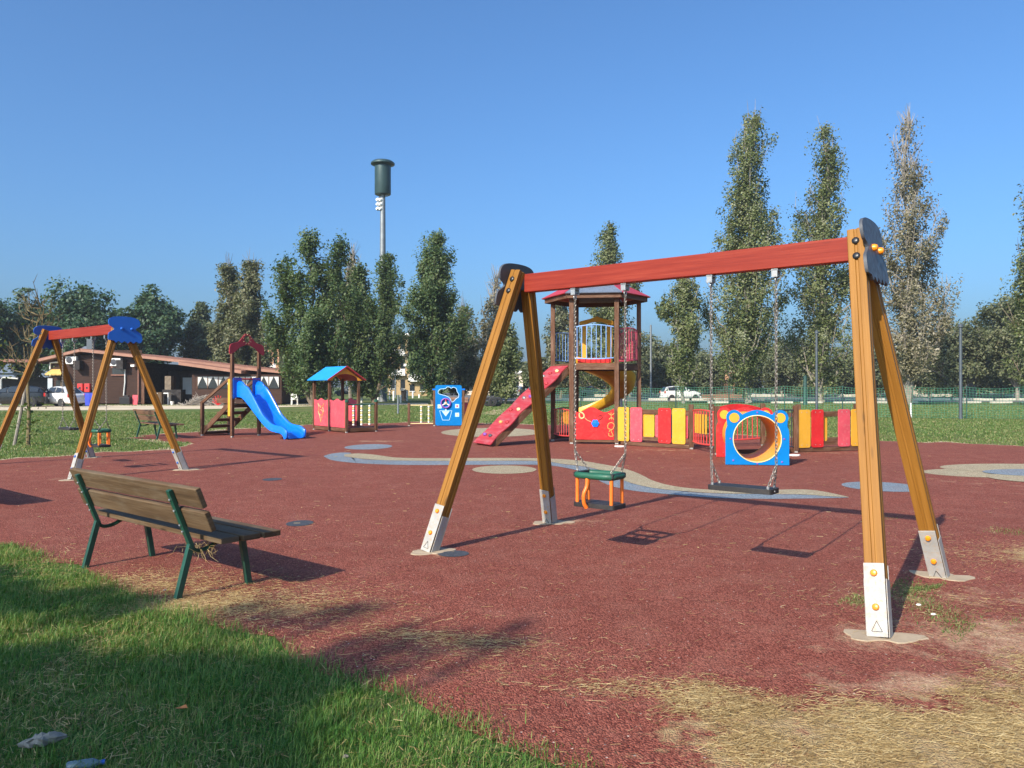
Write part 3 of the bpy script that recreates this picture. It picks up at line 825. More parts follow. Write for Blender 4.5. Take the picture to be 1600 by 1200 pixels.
P(548, 76, 400, 30, 'poplar_c', 'greyish poplar peeping between the two green ones by the mast', 28, 8000, .2, .2, .6, shape=SLIM, twigs=3, bark='bark_pale')
P(584, 69.2, 398, 60, 'poplar_a', 'deep green poplar in front of the tall mast', 29, 25000, .18, .05, .05, shape=BUSH, stems=2)
P(677, 62, 364, 55, 'poplar_a', 'pointed deep green poplar behind the blue play panel', 30, 22000, .17, .06, .0, shape=[(0, .55), (.08, .95), (.22, 1.05), (.45, 1.0), (.68, .85), (.84, .55), (1, .15)], stems=1)
P(358, 74, 414, 36, 'poplar_d', 'brownish poplar behind the wooden building, left of a pair', 31, 13000, .21, .06, .2, shape=BUSH, twigs=1)
P(392, 72, 408, 38, 'poplar_d', 'brownish poplar behind the red arch of the slide, right of a pair', 32, 14000, .21, .06, .15, shape=BUSH, twigs=1)
P(722, 80, 480, 40, 'poplar_d', 'low ragged poplar between the blue panel and the swing leg', 33, 9000, .22, .08, .45, shape=BUSH, twigs=2)
P(776, 70, 436, 32, 'poplar_c', 'half-bare poplar with grey top behind the front swing leg', 34, 6500, .19, .05, .8, shape=SLIM, twigs=4, bark='bark_pale')
P(790, 64, 505, 30, 'poplar_b', 'leafy yellow-green poplar left of the climbing board', 35, 8500, .18, .06, .1, shape=BUSH)
P(1622, 58, 250, 36, 'poplar_b', 'poplar cut by the right edge of the photo', 36, 14000, .19, .08, .2, shape=SLIM, twigs=1)
# dark broad trees behind the wooden building
for i, (px, y, top, hw, mt, lb) in enumerate([
        (-30, 84, 440, 70, 'oak', 'dark broad tree at the left edge of the photo'),
        (-170, 86, 450, 66, 'oak', 'dark broad tree outside the left edge of the photo, nearer to it'),
        (-300, 88, 446, 72, 'oak_b', 'dark broad tree outside the left edge of the photo, farther from it'),
        (52, 88, 454, 46, 'oak', 'dark broad tree behind the bare sapling'),
        (128, 82, 432, 66, 'oak', 'tallest dark broad tree, behind the beam of the rear swing'),
        (238, 86, 446, 50, 'oak', 'rounded dark tree behind the roof of the wooden building'),
        (318, 92, 474, 44, 'oak_b', 'greener tree behind the right part of the wooden building'),
        (196, 98, 482, 44, 'oak', 'lower dark tree in the gap behind the blue swing plate')]):
    B(px, y, top, hw, mt, lb, 50 + i, 18000, .31, .1, 'dark trees behind the wooden building', clumps=170)
# hazier trees on the right
for i, (px, y, top, hw, mt, lb, fl) in enumerate([
        (1500, 84, 498, 62, 'scrub', 'rounded olive tree left of the grey lamp post', 1.2),
        (1590, 78, 438, 58, 'scrub', 'tall spreading tree at the right edge above the netting', 1.8),
        (1565, 92, 490, 62, 'oak_b', 'bushy tree below the tall one at the right edge', 1.2),
        (1452, 96, 530, 40, 'scrub', 'low olive tree behind the right swing leg', 1.2)]):
    B(px, y, top, hw, mt, lb, 70 + i, 20000, .26, .06, 'olive trees beyond the green netting', flat=fl, clumps=170, bark='bark_pale')
LB = ['behind the slide of the play tower', 'behind the play tower', 'right of the play tower', 'behind the white minivan', 'behind the flat swing chain', 'behind the tallest poplar', 'between the tallest poplar and the next', 'behind the narrow poplar', 'behind the right swing leg', 'behind the thin-leaved poplar', 'left of the olive tree', 'behind the grey lamp post', 'at the right edge']
for i, (px, top, hw) in enumerate([(850, 560, 40), (905, 530, 46), (985, 508, 46), (1022, 524, 40), (1100, 545, 42), (1150, 535, 40), (1222, 528, 44), (1262, 530, 44), (1330, 540, 46), (1375, 530, 46), (1440, 540, 44), (1520, 545, 50), (1600, 540, 50)]):
    y = 100 + (i * 7) % 12
    B(px, y, top, hw, 'scrub', 'low olive-brown scrub tree ' + LB[i], 90 + i, 12000, .28, .03, 'scrub trees along the far edge', clumps=110, name='scrub_tree', bark='bark_pale')
for i, (px, top, hw, w_) in enumerate([(425, 560, 36, 'between the brownish poplars and the green cluster'), (610, 545, 34, 'behind the mast foot'), (655, 560, 40, 'behind the far yellow house'), (748, 560, 34, 'behind the low ragged poplar'), (815, 590, 22, 'right of the pale far house')]):
    B(px, 135, top, hw, 'oak_b', 'distant bushy tree ' + w_, 120 + i, 6000, .42, .04, 'distant trees behind the poplars', clumps=45)

# trees standing behind the photographer; their crowns shade the near lawn
def shade_tree(loc, label, spots, seed, H0=9.0, leaves=9000, size=.12):
    rng = np.random.default_rng(seed)
    t = thing('shade_tree', label, 'tree', (loc[0], loc[1], 0), 0, 'trees behind the camera')
    tr = MB(); C = []
    fork = Vector((.1, 0, 3.0))
    tr.tube([Vector((0, 0, 0)), Vector((.06, .02, 1.5)), fork, Vector((.2, .1, 6.0)), Vector((.1, .2, 9.5))], [.24, .20, .17, .11, .04], 9)
    k = -SUN_DIR / SUN_DIR.z
    for (gx_, gy_, rad, h, wgt) in spots:
        c = Vector((gx_, gy_, 0)) - k * h - Vector((loc[0], loc[1], 0))
        mid = fork.lerp(c, .55) + Vector((0, 0, .5))
        tr.tube(spline([fork, mid, c], 3), [.085 - .011 * i for i in range(7)], 5, cap=False)
        m_ = int(leaves * wgt)
        q = rng.normal(0, 1, (m_, 3)); q /= np.linalg.norm(q, axis=1)[:, None]; q *= rng.uniform(0, 1, (m_, 1)) ** .42
        C.append(np.array(c) + q * [rad, rad, rad * .7] + rng.normal(0, .05, (m_, 3)))
    C = np.concatenate(C)
    tr.build('trunk', M['bark'], t, 40)
    leaf_cloud('crown', C, np.full(len(C), size), M['oak_b'], t, rng)
    return t
# (x, y, radius) of shaded ground, height of the bough that shades it
shade_tree((-11.0, -7.5), 'tree behind the photographer casting dappled shade on the near lawn',
           [(-2.75, 3.95, .42, 7.5, .09), (-2.3, 3.55, .50, 7.5, .13), (-1.75, 3.85, .36, 8.2, .075), (-1.55, 3.25, .45, 8.0, .11), (-1.05, 3.92, .24, 7.0, .045), (-1.1, 3.0, .26, 8.6, .045), (-2.7, 2.9, .7, 8.8, .2), (-3.6, 3.3, .8, 7.6, .25),
            (-3.75, 5.42, .30, 6.6, .06), (-3.12, 5.32, .24, 7.2, .045), (-2.62, 5.20, .18, 6.8, .025), (-4.4, 5.6, .5, 7, .14), (-3.9, 2.2, 1.2, 8.2, .5), (-1.6, 2.3, .6, 9.2, .18), (-4.8, 4.3, .6, 8, .18)], 5)
shade_tree((-9.2, -9.0), 'tree behind the photographer whose outer twigs dim the rubber by the bench',
           [(-1.75, 5.12, .20, 9.2, .004), (-1.45, 4.95, .26, 9.0, .004), (-1.1, 5.05, .22, 9.0, .005), (-.75, 4.52, .26, 9.0, .004), (-.45, 4.35, .30, 9.0, .006), (-.05, 4.5, .28, 8.6, .005), (-.85, 4.1, .26, 9.4, .006), (-1.0, 1.8, .5, 9.4, .15)], 6)

# ------------------------------------------------------------ swings
def zmat(p, d):
    q = Vector(d).normalized().to_track_quat('Z', 'Y').to_matrix().to_4x4(); q.translation = Vector(p); return q
def cap_bolt(mb, p, d, r=.02, h=.016, n=10):
    mb.lathe([(r, -.004), (r, h * .4), (r * .75, h * .85), (r * .3, h), (0, h)], n, zmat(p, d))
LEGP = []
for (ax, ay, bx, by) in ((-.5, -.5, .5, -.5), (.5, -.5, .5, .5), (.5, .5, -.5, .5), (-.5, .5, -.5, -.5)):
    LEGP.append((ax * .97 + bx * .03, ay * .97 + by * .03))
    for t, dep in ((.03, 0), (.40, 0), (.425, .085), (.575, .085), (.60, 0), (.97, 0)):
        if t == .03: continue
        x, y = ax + (bx - ax) * t, ay + (by - ay) * t
        s = 1 - 2 * dep
        LEGP.append((x * s if abs(ax - bx) < .1 else x, y * s if abs(ay - by) < .1 else y))
PLATE = [(-.20, -.20), (-.16, -.235), (-.12, -.205), (-.07, -.24), (-.02, -.205), (.03, -.24), (.08, -.205), (.13, -.24), (.18, -.205), (.225, -.235), (.275, -.20), (.285, -.14), (.27, -.07), (.222, -.035), (.178, .0), (.21, .035),
         (.25, .06), (.265, .11), (.255, .16), (.215, .195), (.14, .215), (.05, .222), (-.05, .222), (-.14, .215), (-.215, .195), (-.255, .16), (-.265, .11), (-.25, .06), (-.21, .035), (-.178, .0), (-.222, -.035), (-.27, -.07), (-.285, -.14), (-.275, -.19)]
PLATE = [(p.x, p.y) for p in spline([(x, y, 0) for x, y in PLATE], 3, True)]
HANG = [-.93, -.40, .40, .93]
def swing_frame(label, loc, rz, plate_mat, bolt_mat, plate_bolts):
    t = thing('swing_frame', label, 'swing frame', loc, rz, 'A-frame swing sets')
    for sx in (-1, 1):
        for sy in (-1, 1):
            foot = Vector((sx * 1.885, sy * .93, .0)); top = Vector((sx * 1.535, sy * .075, 2.60 if sy < 0 else 2.44))
            d = (top - foot).normalized()
            a = d.cross(Vector((1, 0, 0))).normalized(); b = a.cross(d).normalized()
            lg = MB(); lg.sweep(LEGP, foot + d * .07, top, .098, .112, (1, 0, 0))
            lg.build('leg', M['honey'], t, 0, .004)
            br = MB()
            for s in (-1, 1):
                c0 = foot + a * s * .0555
                br.bar(c0 - d * .0, c0 + d * .43, .008, .118, (1, 0, 0))
                c1 = foot + b * s * .0625
                br.bar(c1, c1 + d * .34, .085, .006, (1, 0, 0))
            fb = br.build('foot_bracket', M['galv_dusty'], t, 0, .002)
            for s in (-1, 1):
                for h in (.13 + .04, .37):
                    bo = MB(); cap_bolt(bo, foot + a * s * .060 + d * h, a * s, .021, .018); bo.build('bolt_cap', bolt_mat, fb, 40)
            # pencilled triangle near the foot
            mk = MB(); c = foot - a * .0605 + d * .055
            tri = [c - b * .03 - d * .025, c + d * .035, c + b * .03 - d * .025]
            for i in range(2): mk.bar(tri[i], tri[i + 1], .003, .003, a)
            mk.bar(tri[2], tri[0], .003, .003, a)
            mk.build('pencilled_triangle', M['black_plastic'], fb)
            # two dark bolt heads where leg and beam meet
            if sy < 0:
                for h in (.10, .22):
                    hd = MB(); cap_bolt(hd, top - a * .051 - d * h, -a, .026, .014); hd.build('bolt_head', M['black_plastic'], t, 40)
    be = MB(); be.bar((-1.49, 0, 2.487), (1.49, 0, 2.487), .09, .176); be.build('beam', M['redbeam'], t, 0, .008)
    for x in HANG:
        h = MB()
        h.box((x, 0, 2.390), (.05, .075, .014)); h.box((x, -.034, 2.365), (.045, .007, .06)); h.box((x, .034, 2.365), (.045, .007, .06))
        h.tube([(x, -.04, 2.345), (x, .04, 2.345)], .011, 8)
        h.tube([(x, .018 * math.cos(q), 2.318 + .022 * math.sin(q)) for q in [2 * math.pi * i / 10 for i in range(10)]], .006, 5, closed=True)
        h.build('hanger', M['galv'], t, 40)
    for sx in (-1, 1):
        pl = MB(); pl.prism(PLATE if sx > 0 else [(-x, y) for x, y in PLATE], .022, Matrix.Translation((sx * 1.628, 0, 2.465)) @ Matrix.Rotation(R(-7.7 * sx), 4, 'Y') @ upright((0, 0, 0), (0, 1) if sx > 0 else (0, -1)))
        po = pl.build('end_plate', plate_mat, t, 40, .003)
        for y in (-.085, .085):
            bo = MB(); cap_bolt(bo, Vector((sx * 1.638, y * 1.0 + .03, 2.475)), (sx, 0, 0), .026, .034); bo.build('bolt_cap', plate_bolts, po, 40)
    return t
def link_chain(mb, p0, p1, L=.034, r=.0037, wd=.0095):
    p0, p1 = Vector(p0), Vector(p1); d = p1 - p0; n = max(2, round(d.length / (L * .80))); d_ = d.normalized()
    u = d_.cross(Vector((0, 1, .01))).normalized(); v = d_.cross(u)
    for i in range(n):
        c = p0 + d * ((i + .5) / n); s = u if i % 2 else v
        s = (s + (v if i % 2 else -u) * .35).normalized()
        pts = []
        for k in range(10):
            q = 2 * math.pi * k / 10
            pts.append(c + d_ * (math.sin(q) * wd + (L / 2 - wd) * (1 if math.sin(q) > .01 else -1 if math.sin(q) < -.01 else 0)) + s * (math.cos(q) * wd))
        mb.tube(pts, r, 4, closed=True)
def hang(t, x, zt, seat_pts, zs):
    """chain from the hanger at x, parting in two above the seat"""
    k = zs + .17
    c = MB(); link_chain(c, (x, 0, zt), (x, 0, k)); c.build('chain', M['chain'], t, 60)
    for (px_, py_) in seat_pts:
        c = MB(); link_chain(c, (x, 0, k), (px_, py_, zs)); c.build('chain', M['chain'], t, 60)
def place_local(loc, rz, x):
    return (loc[0] + math.cos(rz) * x, loc[1] + math.sin(rz) * x, 0)
def flat_swing(loc, rz, label):
    t = thing('flat_swing', label, 'swing seat', loc, rz, 'flat rubber swing seats')
    for s in (-1, 1): hang(t, s * .265, 2.315, [(s * .225, -.068), (s * .225, .068)], .715)
    m = MB(); m.prism(rrect(-.26, -.095, .26, .095, .028), .040, Matrix.Translation((0, 0, .69)))
    m.build('seat', M['black_rubber'], t, 35, .008)
    for s in (-1, 1):
        e = MB()
        for y in (-.068, .068): e.tube([(s * .225, y, .705), (s * .225, y, .728)], .012, 8); 
        e.tube([(s * .261, -.02, .69), (s * .264, -.02, .69)], .008, 8)
        e.build('eye_bolt', M['galv'], t, 40)
    return t
def toddler_swing(loc, rz, label):
    t = thing('toddler_swing', label, 'swing seat', loc, rz, 'caged toddler swing seats')
    for s in (-1, 1): hang(t, s * .265, 2.315, [(s * .175, -.09), (s * .175, .09)], .735)
    b = MB(); b.prism(rrect(-.215, -.115, .215, .115, .03), .04, Matrix.Translation((0, 0, .435)))
    b.build('base', M['black_rubber'], t, 35, .006)
    rg = MB()
    path = spline([Vector((x, y, .70)) for x, y in ((-.175, -.105), (0, -.125), (.175, -.105), (.19, 0), (.175, .105), (0, .125), (-.175, .105), (-.19, 0))], 5, True)
    n = len(path)
    for i in range(n):
        p, q = path[i], path[(i + 1) % n]
    rg.tube(path, .024, 8, closed=True)
    rg.v = [(v[0], v[1], .70 + (v[2] - .70) * 1.25) for v in rg.v]
    rg.build('guard_ring', M['seat_green'], t, 60)
    for s in (-1, 1):
        sd = MB(); sd.box((s * .187, 0, .705), (.042, .23, .046)); sd.build('side_bar', M['black_rubber'], t, 0, .008)
    for (x, y) in ((-.178, -.09), (.178, -.09), (-.178, .09), (.178, .09), (.06, .11)):
        r = MB(); r.tube([(x, y, .455), (x, y, .69)], .0165, 8); r.build('rod', M['orange_rod'], t, 50)
    r = MB(); r.tube(spline([(-.05, -.122, .70), (-.05, -.13, .61), (-.065, -.155, .54), (-.07, -.145, .46), (-.06, -.12, .415)], 4), .019, 8)
    r.build('front_rod', M['orange_rod'], t, 50)
    return t
RZ = math.atan2(-.626, .78)
S1, S2 = Vector((1.305, 6.495, 0)), Vector((-7.89, 14.17, 0))
swing_frame('large wooden swing frame in the foreground with grey end plates and a red beam', S1, RZ, M['grey_plate'], M['orange'], M['orange'])
swing_frame('wooden swing frame at the left with blue end plates, behind the near bench', S2, RZ, M['blue_plate'], M['blue_plate'], M['blue_plate'])
toddler_swing(place_local(S1, RZ, -.665), RZ, 'green and orange caged toddler swing on the foreground frame')
flat_swing(place_local(S1, RZ, .665), RZ, 'flat black swing seat on chains on the foreground frame')
flat_swing(place_local(S2, RZ, -.665), RZ, 'flat black swing seat hanging from the blue-plated frame at the left')
toddler_swing(place_local(S2, RZ, .665), RZ, 'green caged toddler swing hanging from the blue-plated frame at the left')
def footing(x, y, seed, sc=1.0):
    rng = np.random.default_rng(seed); pts = []
    n = 26
    for i in range(n):
        a = 2 * math.pi * i / n
        r = sc * (.155 + .045 * math.sin(a * 2 + seed) + .02 * math.sin(a * 5 + seed) + rng.normal(0, .012))
        pts.append((x + r * 1.15 * math.cos(a) + .02, y + r * .9 * math.sin(a)))
    m = MB(); m.prism(pts, .014, Matrix.Translation((0, 0, .006)))
    o = m.build('concrete_footing', M['concrete'], None, 30, .006); o['kind'] = 'structure'
for S, i0 in ((S1, 0), (S2, 10)):
    for k, (sx, sy) in enumerate(((-1, -1), (-1, 1), (1, -1), (1, 1))):
        x = S.x + math.cos(RZ) * sx * 1.885 - math.sin(RZ) * sy * .93; y = S.y + math.sin(RZ) * sx * 1.885 + math.cos(RZ) * sy * .93
        footing(x, y, i0 + k)

# ------------------------------------------------------------ benches
def bench(label, loc, rz, back=True, planks='bench', steel='green_steel', legs_x=(-.755, .755), half=1.02, group='wooden park benches'):
    """local x along the seat, local y from the rear legs to the front legs"""
    t = thing('park_bench', label, 'bench', loc, rz, group)
    for x in legs_x:
        g_ = MB()
        g_.bar((x, 0, 0), (x, .10, .375), .042, .042, (0, 1, 0)); 
        g_.build('leg', M[steel], t, 0, .003)
        f_ = MB(); f_.bar((x, .56, 0), (x, .50, .375), .042, .042, (0, 1, 0)); f_.build('leg', M[steel], t, 0, .003)
        s_ = MB()
        s_.tube(spline([(x, .10, .375), (x, .125, .335), (x, .17, .322), (x, .24, .335), (x, .33, .372), (x, .53, .378)], 4), .016, 6)
        s_.build('seat_support', M[steel], t, 40)
        b_ = MB()
        b_.bar((x, .105, .36), (x, -.060, .778), .03, .046, (1, 0, 0))
        bo = b_.build('back_post', M[steel], t, 0, .003)
        q = MB()
        for h in (.30, .42, .68, .88):
            p = Vector((x, .105, .36)).lerp(Vector((x, -.055, .765)), h); cap_bolt(q, p + Vector((0, -.02, -.008)), (0, -.93, -.37), .008, .006, 6)
        q.build('bolt', M['galv'], bo)
    for k, y in enumerate((.190, .350, .510)):
        p = MB(); dx = (-.02, 0, .015)[k]
        p.bar((-half + dx, y + .07, .412), (half + dx, y + .07, .412), .142, .042); p.build('seat_plank', M[planks], t, 0, .007)
    for k, h in enumerate((.445, .855)):
        c = Vector((0, .105, .36)).lerp(Vector((0, -.055, .765)), h + .06); n = Vector((0, .93, .37))
        p = MB(); u = Vector((0, -.37, .93))
        o = c + n * .040
        p.bar(o + Vector((-half + .07, 0, 0)), o + Vector((half + .07, 0, 0)), .042, .148, u); p.build('back_plank', M[planks], t, 0, .008)
    return t
BR = math.atan2(-.63, .777)
def bench_at(label, rear_right, rz, **k):
    rr = Vector(rear_right); o = rr + Vector((-math.cos(rz), -math.sin(rz), 0)) * .755
    return bench(label, o, rz, **k)
b1 = bench_at('weathered wooden bench with dark green legs, nearest of all on the grass edge', G(277, 938), BR)
bench_at('wooden bench standing on the rubber behind the blue-plated swing', G(245, 687), math.atan2(-.70, .71), planks='bench_dark')
bench_at('wooden bench just outside the left edge of the photo whose shadow falls on the rubber', (-6.95, 9.15, 0), BR)
bench_at('brown bench seen between the bead rail and the blue play panel', (-4.30, 46, 0), R(175), planks='bench_dark')
bench_at('reddish brown bench in front of the white minivan, behind the play maze', (16.2, 62, 0), R(178), planks='bench_dark', half=1.6)
# wisp of dry grass caught under the near bench
def straw_wisp():
    base = Vector(b1.location); t = MB()
    for i in range(50):
        p = Vector((.74 + random.gauss(0, .07), .20 + random.gauss(0, .05), .345 + random.gauss(0, .02)))
        q = p + Vector((random.gauss(0, .06), random.gauss(0, .05), -abs(random.gauss(.03, .05))))
        t.tube([p, (p + q) / 2 + Vector((random.gauss(0, .015), random.gauss(0, .015), -.01)), q], [.0016, .0018, .0008], 3, cap=False)
    o = t.build('straw_wisp', M['straw']); o.location = base; o.rotation_euler = (0, 0, BR)
    tag(o, 'wisp of dry grass caught under the seat of the near bench', 'dry grass')
straw_wisp()

# ------------------------------------------------------------ blue slide with red arch
def panel(name, parent, mat, o, dirx, outline, t=.019, holes=(), bevel=.003, label=None):
    m = MB(); m.prism(outline, t, upright(o, dirx), holes); return m.build(name, M[mat], parent, 0, bevel, label)
def post(parent, x, y, h, w=.09, mat='brown', z0=0.0, cap=None, shoe=True):
    m = MB(); m.bar((x, y, z0 + .05), (x, y, h), w, w, (0, 1, 0)); o = m.build('post', M[mat], parent, 0, .008)
    if shoe:
        s = MB(); s.box((x, y, .055), (w * .72, w * .72, .11)); s.build('foot_shoe', M['galv_dusty'], o, 0, .004)
    if cap:
        c = MB(); c.lathe([(w * .72, h - .02), (w * .72, h + .03), (w * .4, h + .055), (0, h + .06)], 8); c.v = [(v[0] + x, v[1] + y, v[2]) for v in c.v]
        c.build('post_cap', M[cap], o, 40)
    return o
def slide_tower():
    # local x from the stairs towards the chute, local y across
    ang = math.atan2(-.55, .83)
    t = thing('slide_tower', 'small slide tower with a blue twin-sided chute and a red arch on two posts', 'slide', (-7.86, 22.72, 0), ang)
    W = .47
    for y in (-W, W):
        post(t, 0, y, 2.58); post(t, -1.42, y, 1.02)
    arch = [(-.60, 0), (-.60, .22), (-.52, .31), (-.30, .37), (-.16, .52), (-.08, .60), (0, .62), (.08, .60), (.16, .52), (.30, .37), (.52, .31), (.60, .22), (.60, 0), (.40, .09), (.28, .19), (.10, .27), (0, .285), (-.10, .27), (-.28, .19), (-.40, .09)]
    o = panel('arch', t, 'maroon', (.055, 0, 2.42), (0, 1), [(p.x, p.y) for p in spline([(x, y, 0) for x, y in arch], 3, True)], .022, [circ(0, .455, .105, 18)])
    for k in range(9):
        q = math.pi * 2 * k / 9
        s = MB(); s.tube([(.068, .125 * math.sin(q), 2.875 + .125 * math.cos(q)), (.068, .155 * math.sin(q), 2.875 + .155 * math.cos(q))], .008, 5); s.build('sun_ray', M['cream_line'], o)
    r = MB(); r.tube([(.05, -W, 1.70), (.05, W, 1.70)], .022, 8); r.build('grab_bar', M['red'], t, 50)
    d = MB()
    for k in range(5): d.box((-.72 + .19 * k, 0, 1.13), (.178, .86, .035))
    d.build('deck', M['brown'], t, 0, .004)
    for y in (-W, W):
        s = MB(); s.bar((-.02, y * .93, 1.08), (-1.45, y * .93, .10), .04, .15); s.build('stringer', M['brown'], t, 0, .005)
        h = MB(); h.bar((-.0, y, 1.78), (-1.46, y, .98), .045, .09); h.build('handrail', M['brown'], t, 0, .006)
        b = MB(); b.bar((-.72, y, 1.06), (.02, y, 1.06), .04, .12); b.build('deck_beam', M['brown'], t, 0, .005)
    for k in range(5):
        z = 1.10 - .205 * (k + 1); x = -.02 - (1.43) * (1.08 - z) / .98
        s = MB(); s.box((x - .05, 0, z), (.27, .86, .085)); s.build('tread', M['brown'], t, 0, .004)
    panel('side_panel', t, 'yellow', (-.11, -W - .02, .62), (1, 0), rrect(-.055, 0, .055, 1.08, .03))
    panel('side_panel', t, 'yellow', (-.11, W + .02, .62), (1, 0), rrect(-.055, 0, .055, 1.08, .03))
    for s in (-1, 1):
        panel('entry_panel', t, 'blue_plate', (.06, s * .34, 1.12), (0, 1), rrect(-.15, 0, .15, .62, .04))
    # chute
    prof = [(.06, 1.20), (.30, 1.17), (.55, 1.00), (.85, .75), (1.15, .50), (1.42, .32), (1.60, .25), (1.80, .22), (1.96, .20), (2.08, .13), (2.14, .03)]
    prof = [(p.x, p.y) for p in spline([(x, z, 0) for x, z in prof], 4)]
    ch = MB(); n = len(prof)
    def wall(i):
        x, z = prof[i]; u = i / (n - 1)
        wl = .36 * (1 - .8 * max(0, (.12 - u) / .12) * 0) if u < .12 else .36 + (.17 - .36) * min(1, (u - .12) / .25)
        if u > .9: wl *= max(.25, 1 - (u - .9) / .1 * .8)
        return wl
    sec = []
    for i, (x, z) in enumerate(prof):
        a = prof[max(0, i - 1)]; b = prof[min(n - 1, i + 1)]
        dx, dz = b[0] - a[0], b[1] - a[1]; L = math.hypot(dx, dz); nx, nz = -dz / L, dx / L
        w = wall(i); hw = .27
        pts = []
        for (yy, hh) in ((-hw - .10, w - .05), (-hw - .075, w), (-hw - .03, w), (-hw, w - .05), (-hw, .05), (-hw + .06, 0), (hw - .06, 0), (hw, .05), (hw, w - .05), (hw + .03, w), (hw + .075, w), (hw + .10, w - .05), (hw + .10, -.02), (-hw - .10, -.02)):
            if i >= n - 3: pass
            pts.append((x + nx * hh, yy, max(.012, z + nz * hh)))
        sec.append(pts)
    for s_ in sec: ch.v += s_
    k = len(sec[0])
    for i in range(n - 1):
        for j in range(k):
            ch.face((i * k + j, (i + 1) * k + j, (i + 1) * k + (j + 1) % k, i * k + (j + 1) % k))
    ch.face(range(k)); ch.face([(n - 1) * k + j for j in reversed(range(k))])
    ch.build('chute', M['slide_blue'], t, 50, .0)
    for s in (-1, 1):
        hd = MB(); hd.prism([(0, 0), (.34, 0), (.40, .12), (.36, .30), (.24, .40), (.10, .42), (.0, .36)], .06, upright((.05, s * .335, 1.22), (1, 0)))
        hd.build('chute_cheek', M['slide_blue'], t, 40, .015)
    return t
slide_tower()

# ------------------------------------------------------------ playhouse with blue roof
def bead_rod(parent, x, y, z0, z1):
    m = MB(); m.tube([(x, y, z0), (x, y, z1)], .010, 6); o = m.build('rod', M['galv'], parent)
    n = 9; h = (z1 - z0) / n
    for i in range(n):
        b = MB(); z = z0 + h * i
        b.lathe([(.012, z + .004), (.036, z + h * .2), (.040, z + h * .5), (.036, z + h * .8), (.012, z + h - .004)], 8); b.v = [(v[0] + x, v[1] + y, v[2]) for v in b.v]
        b.build('bead', M['bead_yellow' if i % 2 else 'white'], o, 50)
def playhouse():
    # local x along the gable wall (to the right and away), local y along the eave wall (to the left and away)
    t = thing('playhouse', 'open wooden playhouse with a bright blue pitched roof and faded red panels', 'playhouse', (-6.02, 25.4, 0), math.atan2(.64, .77))
    A = 1.06; Bq = 1.15
    for (x, y) in ((0, 0), (A, 0), (0, Bq), (A, Bq)): post(t, x, y, 1.74)
    post(t, 0, -1.18, 1.0, cap='seat_green'); post(t, A, -1.18, 1.0, cap='seat_green')
    ov = .14; zr = 2.14; ze = 1.68; xm = A / 2
    for s in (-1, 1):
        r = MB(); e = Vector((xm + s * (A / 2 + .17), 0, ze)); rd = Vector((xm, 0, zr))
        nrm = Vector((s * (zr - ze), 0, (A / 2 + .17))).normalized()
        o = [(e.x, -.20, e.z), (rd.x, -.20, rd.z), (rd.x, Bq + .20, rd.z), (e.x, Bq + .20, e.z)]
        u = [Vector(p) + nrm * .022 for p in o]
        r.quad([tuple(p) for p in u] if s < 0 else [tuple(p) for p in reversed(u)]); r.quad([o[i] for i in (3, 2, 1, 0)] if s < 0 else o)
        for i in range(4):
            j = (i + 1) % 4; r.quad([o[i], o[j], tuple(u[j]), tuple(u[i])])
        r.build('roof_board', M['roof_blue' if s < 0 else 'maroon'], t)
    gab = [(-.10, 0), (xm, .42), (A + .10, 0)] + [(A / 2 + .47 * math.cos(R(a)), -.03 + .25 * math.sin(R(a))) for a in range(5, 180, 14)]
    for y in (-.075, Bq + .075): panel('gable', t, 'tunnel_yellow', (0, y, 1.68), (1, 0), gab, .02)
    cap = MB(); 
    for s in (-1, 1): cap.bar((xm + s * (A / 2 + .17), -.205, ze + .012), (xm, -.205, zr + .014), .02, .035)
    cap.build('roof_edge', M['maroon'], t)
    def scal(w, h):
        top = [(w * (1 - k / 16), h - .05 * (1 - math.cos(2 * math.pi * (k / 16) * 2)) * .5 - .045 * abs(k / 8 - 1)) for k in range(17)]
        return [(0, 0), (w, 0)] + top
    for (y0, w) in ((.06, Bq - .12), (-1.12, 1.06)):
        pn = panel('wall_panel', t, 'pink', (-.02, y0 + w, .16), (0, -1), scal(w, .93), .02)
        if y0 > 0:
            d = MB(); c = Vector((-.033, y0 + w * .5, .62))
            for pts in ([(-.22, .30), (-.14, .18), (-.20, .02), (-.08, -.14), (0, -.34), (.08, -.14), (.20, .02), (.14, .18), (.22, .30)], [(-.18, -.02), (-.05, .08), (.05, .08), (.18, -.02), (.05, -.10), (-.05, -.10), (-.18, -.02)], [(-.10, .24), (0, .14), (.10, .24)]):
                d.tube([c + Vector((0, -a, b)) for a, b in pts], .012, 4)
            d.build('engraving', M['orange_line'], pn)
    f = MB(); f.box((A / 2, -.60, .13), (A - .02, 1.1, .05)); f.build('floor_board', M['brown'], t, 0, .005)
    for (p, q) in (((0, 0), (A, 0)), ((0, -1.18), (A, -1.18)), ((A, -1.18), (A, 0)), ((A, 0), (A, Bq)), ((0, Bq), (A, Bq)), ((0, -1.18), (0, Bq))):
        b = MB(); b.bar((p[0], p[1], .09), (q[0], q[1], .09), .045, .11); b.build('sill_beam', M['brown'], t, 0, .005)
    rl = MB(); rl.tube([(0, -1.18, .90), (A, -1.18, .90)], .020, 8); rl.build('top_rail', M['seat_green'], t, 50)
    for k in range(3): bead_rod(t, .24 + .29 * k, -1.18, .22, .89)
    w2 = panel('wall_panel', t, 'pink', (A + .02, Bq - .06, .16), (0, -1), scal(Bq - .12, .93), .02)
    sp = panel('wall_panel', t, 'blue_plate', (A - .05, Bq - .02, .16), (-1, 0), [(0, 0), (A - .12, 0), (A - .12, .78), (0, .78)], .02)
    bd = MB(); bd.box((.02, -1.06, .56), (.03, .16, .74)); bd.build('corner_board', M['purple'], t, 0, .004)
